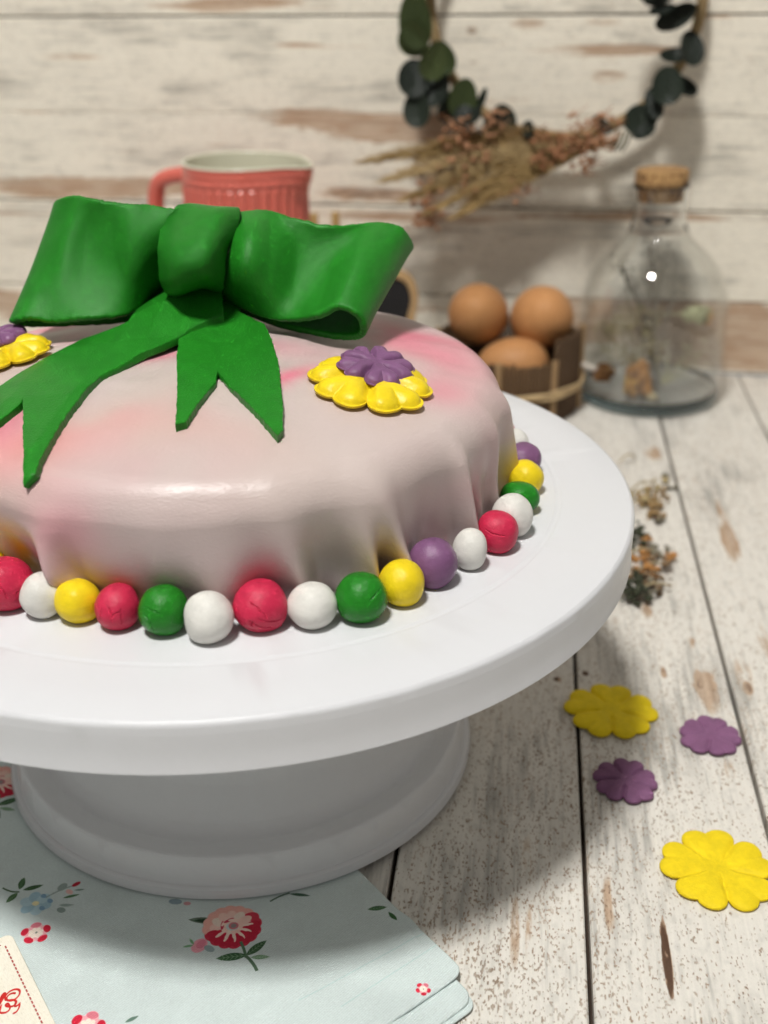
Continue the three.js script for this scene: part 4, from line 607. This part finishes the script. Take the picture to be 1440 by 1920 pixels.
  { const l = [], y = []; for (let k = 0; k < 44; k++) l.push(blob([fh[0] + rr(-1, 1) * 0.0065, fh[1] + rr(-1, 1) * 0.009, fh[2] + rr(-1, 1) * 0.006], [0.0032, 0.0042, 0.0032], 1, 0.3)); for (let k = 0; k < 18; k++) y.push(blob([fh[0] - rr(0.002, 0.009), fh[1] + rr(-1, 1) * 0.008, fh[2] + rr(0.002, 0.007)], [0.0012, 0.0017, 0.0012], 1, 0.3)); part(ft, 'petals', join(l), rust); part(ft, 'florets', join(y), gold); }
  const bd = [.1876,.0096,-.388]; solo('dried_bud', join([blob(bd, [0.0032, 0.0034, 0.0032], 2, 0.1), blob([bd[0] + 0.003, bd[1] - 0.001, bd[2]], [0.002, 0.002, 0.002], 1)]), cream, bd, 'small cream bud beside the rust flower head in the bottle', 'dried flower', G);
  const tw = [.1506,.0283,-.385], tt = thing('dried_twig', 'dark rust bud with a white cut stem at the bottle’s left wall', 'dried flower', tw, G);
  { const l = []; for (let k = 0; k < 22; k++) l.push(blob([tw[0] + rr(0, 0.010), tw[1] + rr(-0.006, 0.002), tw[2] + rr(-0.003, 0.003)], [0.0028, 0.0026, 0.0028], 1, 0.3)); part(tt, 'bud', join(l), new THREE.MeshStandardMaterial({ color: lin(0.16, 0.07, 0.02), roughness: 0.9 })); const e = [.131,.0351,-.385]; part(tt, 'stem', taper([e[0], e[1], e[2]], [tw[0] - 0.001, tw[1] - 0.0005, tw[2]], 0.0022, 0.0019, 8), white); }
  const sprig = (label, mat, n, cx, cy, cz, sx, sy, sz, dense) => { const l = [], root = [C[0] + rr(-0.01, 0.01), 0.012, C[1] + rr(-0.01, 0.01)]; for (let k = 0; k < n; k++) { const e = [cx + rr(-1, 1) * sx, cy + rr(-1, 1) * sy, cz + rr(-1, 1) * sz], m = [mix(root[0], e[0], 0.55) + rr(-0.006, 0.006), mix(root[1], e[1], 0.6), mix(root[2], e[2], 0.55)]; l.push(tube([root, m, e], 0.00035, 8, 4)); for (let q = 0; q < dense; q++) l.push(blob([e[0] + rr(-1, 1) * 0.006, e[1] + rr(-1, 1) * 0.006, e[2] + rr(-1, 1) * 0.006], [rr(0.0006, 0.0014), rr(0.0006, 0.0014), rr(0.0006, 0.0014)], 0, 0.3)); } solo('dried_sprig', join(l), mat, root, label, 'dried flower', G); };
  sprig('tangled olive dried sprig filling the left half of the bottle', olive, 24, C[0] - 0.018, 0.048, C[1] + 0.008, 0.018, 0.020, 0.014, 11);
  sprig('thin grey dried sprig rising to the bottle’s neck', grey, 12, C[0] + 0.002, 0.092, C[1], 0.012, 0.02, 0.01, 4);
  sprig('dark fine sprig reaching the bottle’s left shoulder', new THREE.MeshStandardMaterial({ color: lin(0.11, 0.095, 0.06), roughness: 0.9 }), 7, C[0] - 0.022, 0.088, C[1] + 0.006, 0.008, 0.006, 0.008, 4);
  sprig('pale flat dried grass along the bottle’s right side', pale, 9, C[0] + 0.02, 0.03, C[1] + 0.004, 0.014, 0.014, 0.012, 2);
}

// ---------------------------------------------------------------- jug behind the bow
{
  const c = [-.0822,.1619,-.375], R = 0.0412, H = c[1], t = thing('jug', 'coral pink ribbed ceramic milk jug with cream inside, behind the bow', 'jug', [c[0], 0, c[2]]); t.rotation.y = -0.2;
  const coral = new THREE.MeshPhysicalMaterial({ color: lin(0.60, 0.125, 0.090), roughness: 0.28, clearcoat: 0.5, clearcoatRoughness: 0.1 }), cream = new THREE.MeshPhysicalMaterial({ color: lin(0.66, 0.64, 0.50), roughness: 0.25, clearcoat: 0.5, clearcoatRoughness: 0.1 });
  const spout = (a, y) => { let d = a; if (d > Math.PI) d -= 2 * Math.PI; return 0.0068 * Math.exp(-((d / 0.36) ** 2)) * smooth(H - 0.022, H, y); };
  const rimY = (a) => { let d = a; if (d > Math.PI) d -= 2 * Math.PI; return -0.0022 * Math.exp(-((d / 0.4) ** 2)) + 0.0003 * Math.cos(d * 2 + 0.5) ; };
  const NU = 420, NV = 240;
  const body = grid(NU, NV, (gu, gv) => {
    const a = gu * Math.PI * 2, y = gv * H, flute = 0.0020 * Math.pow(Math.abs(Math.sin(a * 17)), 0.8) * (1 - smooth(H - 0.0135, H - 0.0115, y)) * smooth(0, 0.01, y);
    const band = y > H - 0.0135 && y < H - 0.002 ? 0.0016 * Math.exp(-(((y - (H - 0.0095)) / 0.0020) ** 2)) * (0.4 + 0.6 * Math.pow(Math.abs(Math.sin(a * 24)), 0.6)) + 0.0006 * Math.exp(-(((y - (H - 0.0050)) / 0.0010) ** 2)) : 0;
    const r = R * (0.95 + 0.03 * Math.cos(y / H * 3.0 - 0.4)) + 0.0015 * smooth(H - 0.02, H, y) + flute + band + spout(a, y);
    return [r * Math.cos(-a), y + rimY(a) * smooth(H - 0.03, H, y), r * Math.sin(-a)];
  }, true);
  obj('body', body, coral, t);
  const lin2 = grid(NU, 60, (gu, gv) => {
    const a = gu * Math.PI * 2; let y, r; const edge = R * (0.95 + 0.03 * Math.cos(2.6)) + 0.0015 + spout(a, H);
    if (gv < 0.2) { const k = gv / 0.2 * Math.PI; y = H + rimY(a) + 0.0011 * Math.sin(k) + 0.0002; r = edge + 0.0004 - 0.0013 * (1 - Math.cos(k)); } else { const k = (gv - 0.2) / 0.8; y = mix(H, 0.006, k) + rimY(a) * (1 - k); r = (edge - 0.0022 - spout(a, H) + spout(a, y)) * (k > 0.95 ? (1 - k) / 0.05 : 1); }
    return [r * Math.cos(-a), y, r * Math.sin(-a)];
  }, true);
  obj('lining', lin2, cream, t);
  const hx = -R, pts = [[hx + 0.002, H - 0.010, 0], [hx - 0.008, H - 0.0105, 0.001], [hx - 0.0195, H - 0.0150, 0.002], [hx - 0.0238, H - 0.028, 0.002], [hx - 0.0225, H - 0.050, 0.002], [hx - 0.012, H - 0.070, 0.001], [hx + 0.003, H - 0.082, 0]];
  const hg = new THREE.TubeGeometry(new THREE.CatmullRomCurve3(pts.map(V)), 60, 0.0052, 16); const hp = hg.attributes.position; for (let i = 0; i < hp.count; i++) hp.setZ(i, hp.getZ(i) * 1.35); hg.computeVertexNormals(); obj('handle', hg, coral, t);
}

// ---------------------------------------------------------------- little chalkboard and wooden stand behind the bow
{
  const o = [[-.0262,.0941], [.0059,.0824], [.0184,.077], [.0241,.0642], [.0227,.0494], [.0185,.0296], [.0201,.0094], [-.0084,-.004], [-.0484,-.0034], [-.0503,.0591]];
  const crv = new THREE.CatmullRomCurve3(o.map((q) => new THREE.Vector3(q[0], q[1], 0)), true).getPoints(120), cx = o.reduce((s, q) => s + q[0], 0) / o.length, cy = o.reduce((s, q) => s + q[1], 0) / o.length;
  const outer = crv.map((q) => new THREE.Vector2(q.x, q.y)), inset = outer.map((q) => { const d = new THREE.Vector2(cx, cy).sub(q); return q.clone().addScaledVector(d.normalize(), 0.0058); });
  const t = thing('chalkboard', 'black chalkboard with wavy pale wooden frame, half hidden behind bow and cake', 'chalkboard', [cx, Math.max(0, Math.min(...o.map((q) => q[1]))), -0.430]);
  const sh = new THREE.Shape(outer); sh.holes.push(new THREE.Path(inset.slice().reverse()));
  const fg = new THREE.ExtrudeGeometry(sh, { depth: 0.004, bevelEnabled: true, bevelThickness: 0.0008, bevelSize: 0.0008, bevelOffset: -0.0008, bevelSegments: 2 }); fg.translate(0, 0, -0.434); part(t, 'frame', fg, new THREE.MeshStandardMaterial({ color: lin(0.46, 0.30, 0.14), roughness: 0.6 }));
  const bg = new THREE.ExtrudeGeometry(new THREE.Shape(inset), { depth: 0.002, bevelEnabled: false }); bg.translate(0, 0, -0.4335); part(t, 'board', bg, new THREE.MeshStandardMaterial({ color: lin(0.006, 0.006, 0.007), roughness: 0.75 }));
  const wood = new THREE.MeshStandardMaterial({ color: lin(0.44, 0.29, 0.11), roughness: 0.65 });
  const s = thing('wooden_stand', 'pale wooden stand whose two upright ends show between jug and bow', 'stand', [[-.0438,.1167][0], 0, -0.445]);
  for (const q of [[-.0518,.1162], [-.0361,.1172]]) { const g = new THREE.BoxGeometry(0.0052, q[1], 0.005); g.translate(q[0], q[1] / 2 + 0.0003, -0.445); part(s, 'upright', g, wood); }
  const g = new THREE.BoxGeometry(0.03, 0.006, 0.004); const q = [-.0441,.1055]; g.translate(q[0], q[1] - 0.004, -0.4495); part(s, 'crossbar', g, wood);
}

// ---------------------------------------------------------------- wreath on the wall
{
  const ZW = -0.447, c = [0.1158, 0.2555], R = 0.0862, t = thing('wreath', 'rope hoop wreath of eucalyptus leaves and dried grasses hanging on the plank wall', 'wreath', [c[0], c[1] - R, ZW]);
  // rope-wound hoop
  const hoop = grid(720, 12, (u, v) => { const a = u * Math.PI * 2, b = v * Math.PI * 2, tw = 0.0007 * Math.abs(Math.sin(a * 75 + b)), r = 0.0032 + tw; return [c[0] + (R + r * Math.cos(b)) * Math.cos(a), c[1] + (R + r * Math.cos(b)) * Math.sin(a), ZW + r * Math.sin(b)]; });
  part(t, 'rope_hoop', hoop, new THREE.MeshStandardMaterial({ color: lin(0.26, 0.18, 0.085), roughness: 0.9 }));
  const leafM = [[0.040, 0.055, 0.020], [0.060, 0.080, 0.030], [0.016, 0.022, 0.015], [0.011, 0.015, 0.011], [0.028, 0.036, 0.026]].map((q) => new THREE.MeshPhysicalMaterial({ color: lin(...q), roughness: 0.55, specularIntensity: 0.35, side: THREE.DoubleSide }));
  // [point, half sizes m, turn, tip-forward tilt, tone, stand-off]
  const PXM = 0.0004;
  const leaves = [
    [[.022,.2401], 27, 44, 0.1, 0.1, 0], [[.0207,.2303], 26, 30, 0, 0.35, 1], [[.0337,.2172], 22, 32, -0.3, 0.3, 1], [[.0395,.2182], 20, 28, 0.4, 0, 0], [[.0208,.2058], 27, 33, 0, -0.5, 3], [[.0339,.2011], 28, 38, 0.2, -0.6, 3], [[.0241,.1874], 24, 30, 0.2, -0.3, 2], [[.0445,.189], 18, 30, -0.5, -0.2, 4], [[.0532,.1942], 24, 32, -0.2, 0.1, 0], [[.0643,.1927], 7, 22, -0.4, -0.2, 2], [[.0573,.1847], 24, 20, 0, -0.7, 3], [[.0801,.1802], 22, 26, 0.3, -0.3, 2], [[.0971,.1753], 10, 17, 0.3, -0.7, 3], [[.0733,.1775], 14, 18, 0.6, 0.2, 4],
    [[.1749,.2471], 20, 9, 0.2, -0.7, 3], [[.1856,.2419], 34, 23, 0.5, -0.8, 3], [[.1953,.224], 22, 34, -0.3, -0.8, 3], [[.1864,.2203], 26, 15, 0.1, -0.8, 3], [[.1831,.2026], 25, 30, 0.1, -0.3, 2], [[.1947,.2018], 22, 15, -0.6, -0.6, 3], [[.177,.1914], 15, 28, 0.5, -0.6, 3], [[.1683,.1818], 28, 24, 0.2, -0.3, 2], [[.1714,.1746], 20, 12, 0.4, -0.8, 3], [[.1436,.1777], 20, 12, -0.6, -0.5, 3], [[.1743,.257], 30, 24, 0.3, -0.6, 3], [[.1879,.2623], 24, 30, 0.2, -0.5, 2], [[.1668,.2593], 24, 20, 0.3, -0.5, 2], [[.025,.2662], 26, 34, 0.2, 0.1, 0]];
  for (const [p, rx, ry, turn, tilt, tone] of leaves) {
    const z = [-0.43, -0.432, -0.425, -0.435][leaves.findIndex((q) => q[0] === p) % 4];
    const g = grid(18, 9, (u, v) => { const a = u * Math.PI * 2, r = v; const x = Math.cos(a) * r, y = Math.sin(a) * r; return [x * rx * PXM, y * ry * PXM * (1 + 0.12 * y), 0.0022 * (x * x * 1.4 + 0.5 * y * y) - 0.0016 * Math.exp(-((x / 0.1) ** 2)) * 0.5]; });
    g.rotateX(tilt); g.rotateY(rr(-0.25, 0.25)); g.rotateZ(turn); g.translate(p[0], p[1], z); part(t, 'leaf', g, leafM[tone]);
  }
  const straw = [[0.36, 0.24, 0.095], [0.46, 0.33, 0.16], [0.28, 0.17, 0.065]].map((q) => new THREE.MeshStandardMaterial({ color: lin(...q), roughness: 0.9 })), copper = [[0.40, 0.20, 0.105], [0.33, 0.15, 0.07]].map((q) => new THREE.MeshStandardMaterial({ color: lin(...q), roughness: 0.85 }));
  // grass plumes fanning out to the left from the binding
  const root = [.1562,.1676], heads = [[[-.0077,.1554], 0.011], [[.0071,.1449], 0.012], [[.0306,.1576], 0.013], [[.0228,.1336], 0.011], [[.0418,.1448], 0.013], [[.0667,.1322], 0.012], [[.0556,.1231], 0.010], [[.0842,.1437], 0.011], [[.0437,.167], 0.010], [[.0368,.1253], 0.008], [[.0768,.156], 0.013]];
  heads.forEach(([h, w], k) => {
    const z = -0.425 + 0.008 * Math.sin(k * 2.3), l = [], b = [root[0], root[1], -0.438], L = Math.hypot(h[0] - b[0], h[1] - b[1]);
    const at = (s) => [mix(b[0], h[0], s), mix(b[1], h[1], s) + 0.006 * Math.sin(s * 3.1), mix(b[2], z, s)];
    for (let s = 0; s < 6; s++) l.push(taper(at(s / 6), at((s + 1) / 6), 0.0006, 0.0006, 5));
    for (let q = 0; q < 620; q++) { const s = rr(0.22, 1), p = at(s), d = [(h[0] - b[0]) / L, (h[1] - b[1]) / L], o = rr(-1, 1) * w * 0.75 * Math.sin(Math.PI * clamp((s - 0.16) / 0.9, 0, 1)), len = rr(0.006, 0.014); l.push(taper(p, [p[0] + d[0] * len - d[1] * o, p[1] + d[1] * len + d[0] * o, p[2] + rr(-0.005, 0.006)], 0.0006, 0.00015, 3)); }
    part(t, 'grass_plume', join(l), straw[k % 3]);
  });
  const sprays = [[[.0586,.1708], 0.016, 0.014, 34], [[.0491,.1771], 0.010, 0.008, 18], [[.0735,.182], 0.008, 0.006, 10], [[.1213,.1637], 0.022, 0.012, 60], [[.1362,.1748], 0.018, 0.012, 46], [[.127,.156], 0.014, 0.008, 22], [[.077,.1383], 0.022, 0.008, 24], [[.03,.1227], 0.012, 0.010, 24], [[.0442,.1459], 0.02, 0.012, 22], [[.0264,.1172], 0.006, 0.006, 12]];
  sprays.forEach(([p, sx, sy, n], k) => { const l = [], z = -0.424 + 0.004 * Math.cos(k * 1.7); for (let q = 0; q < n; q++) { const e = [p[0] + rr(-1, 1) * sx, p[1] + rr(-1, 1) * sy, z + rr(-0.006, 0.008)], r = rr(0.0008, 0.0019); l.push(blob(e, [r, r, r], 1, 0.25)); l.push(taper(e, [e[0] + rr(0.004, 0.010), e[1] + rr(-0.004, 0.005), -0.436], 0.0003, 0.0003, 4)); } part(t, 'berry_spray', join(l), copper[k % 2]); });
  const bind = []; for (let k = 0; k < 4; k++) bind.push(tube([[root[0] - 0.006 + k * 0.003, root[1] - 0.006, -0.443], [root[0] - 0.004 + k * 0.003, root[1], -0.432], [root[0] - 0.001 + k * 0.003, root[1] + 0.006, -0.443]], 0.0008, 8, 5));
  part(t, 'green_stem_binding', join(bind), new THREE.MeshStandardMaterial({ color: lin(0.05, 0.058, 0.014), roughness: 0.8 }));
}

// ---------------------------------------------------------------- dried flowers scattered beside the plate
{
  const G = 'dried flowers lying beside the plate';
  const M = (r, g, b) => new THREE.MeshStandardMaterial({ color: lin(r, g, b), roughness: 0.9 });
  const scatter = (label, base, groups, stems) => {
    const t = thing('dried_flower', label, 'dried flower', [base[0], 0, base[1]], G);
    for (const [name, mat, pts, s, n, h] of groups) { const l = []; for (const q of pts) for (let k = 0; k < n; k++) { const r = rr(0.0007, 0.0022); l.push(blob([q[0] + rr(-1, 1) * s, rr(0.0006, h), q[1] + rr(-1, 1) * s * 2], [r, r * 0.7, r], 1, 0.35)); } part(t, name, join(l), mat); }
    for (const [a, b] of stems) part(t, 'stem', tube([[a[0], 0.002, a[1]], [(a[0] + b[0]) / 2, 0.006, (a[1] + b[1]) / 2], [b[0], 0.003, b[1]]], 0.0006, 10, 5), M(0.42, 0.34, 0.20));
  };
  scatter('tan dried flower spray on the planks behind the plate’s right edge', [.1743,-.2342], [['tan_floret', M(0.30, 0.19, 0.08), [[.1737,-.2272], [.1802,-.2349], [.1769,-.2208]], 0.005, 15, 0.006], ['pale_floret', M(0.42, 0.33, 0.17), [[.1822,-.2569], [.1779,-.2417], [.1701,-.2373]], 0.005, 9, 0.006], ['seed', M(0.14, 0.12, 0.08), [[.1871,-.2727], [.1894,-.2592], [.1798,-.2144]], 0.003, 4, 0.003]], [[[.1629,-.24], [.1779,-.2586]], [[.1607,-.2292], [.1776,-.2489]], [[.1586,-.2187], [.174,-.2307]], [[.1613,-.2881], [.1713,-.2942]]]);
  scatter('dark green and orange dried flower spray on the planks beside the plate’s rim', [.1634,-.1494], [['dark_leaf', M(0.030, 0.034, 0.016), [[.1652,-.1903], [.1629,-.1779], [.1584,-.1329], [.1618,-.1281], [.1591,-.1253], [.1553,-.1249]], 0.0040, 11, 0.008], ['orange_floret', M(0.36, 0.17, 0.05), [[.1658,-.1636], [.1673,-.1499], [.1788,-.1612], [.1683,-.1785], [.1621,-.1493], [.1697,-.1474]], 0.003, 7, 0.008], ['brown_floret', M(0.16, 0.10, 0.05), [[.1723,-.1615], [.1682,-.1392], [.1726,-.1371], [.1628,-.1413]], 0.005, 9, 0.006], ['grey_leaf', M(0.20, 0.18, 0.13), [[.1749,-.1675], [.1658,-.1312]], 0.004, 10, 0.006]], [[[.1566,-.1654], [.173,-.1702]], [[.1565,-.1432], [.1773,-.1593]], [[.158,-.1277], [.1771,-.1361]]]);
}

// ---------------------------------------------------------------- the lamp above the picture
{
  const t = thing('ceiling_lamp', 'white ceiling lamp with five round bulbs lighting the table from above', 'lamp', [LAMP.x, LAMP.y, LAMP.z]);
  const pl = new THREE.CylinderGeometry(0.12, 0.12, 0.02, 48); pl.translate(0, 0.085, 0); obj('plate', pl, new THREE.MeshStandardMaterial({ color: lin(0.7, 0.7, 0.7), roughness: 0.5 }), t);
  const glow = new THREE.MeshStandardMaterial({ color: lin(0.8, 0.8, 0.8), emissive: lin(1, 0.98, 0.95), emissiveIntensity: 6 });
  for (const b of BULBS) { const g = new THREE.SphereGeometry(0.026, 24, 16); const m = obj('bulb', g, glow, t); m.position.set(b.x - LAMP.x, b.y - LAMP.y, b.z - LAMP.z); m.castShadow = false; const k = new THREE.CylinderGeometry(0.012, 0.012, 0.045, 16); const s = obj('socket', k, new THREE.MeshStandardMaterial({ color: lin(0.6, 0.6, 0.6), roughness: 0.4 }), t); s.position.set(b.x - LAMP.x, b.y - LAMP.y + 0.052, b.z - LAMP.z); }
}

renderer.render(scene, camera);
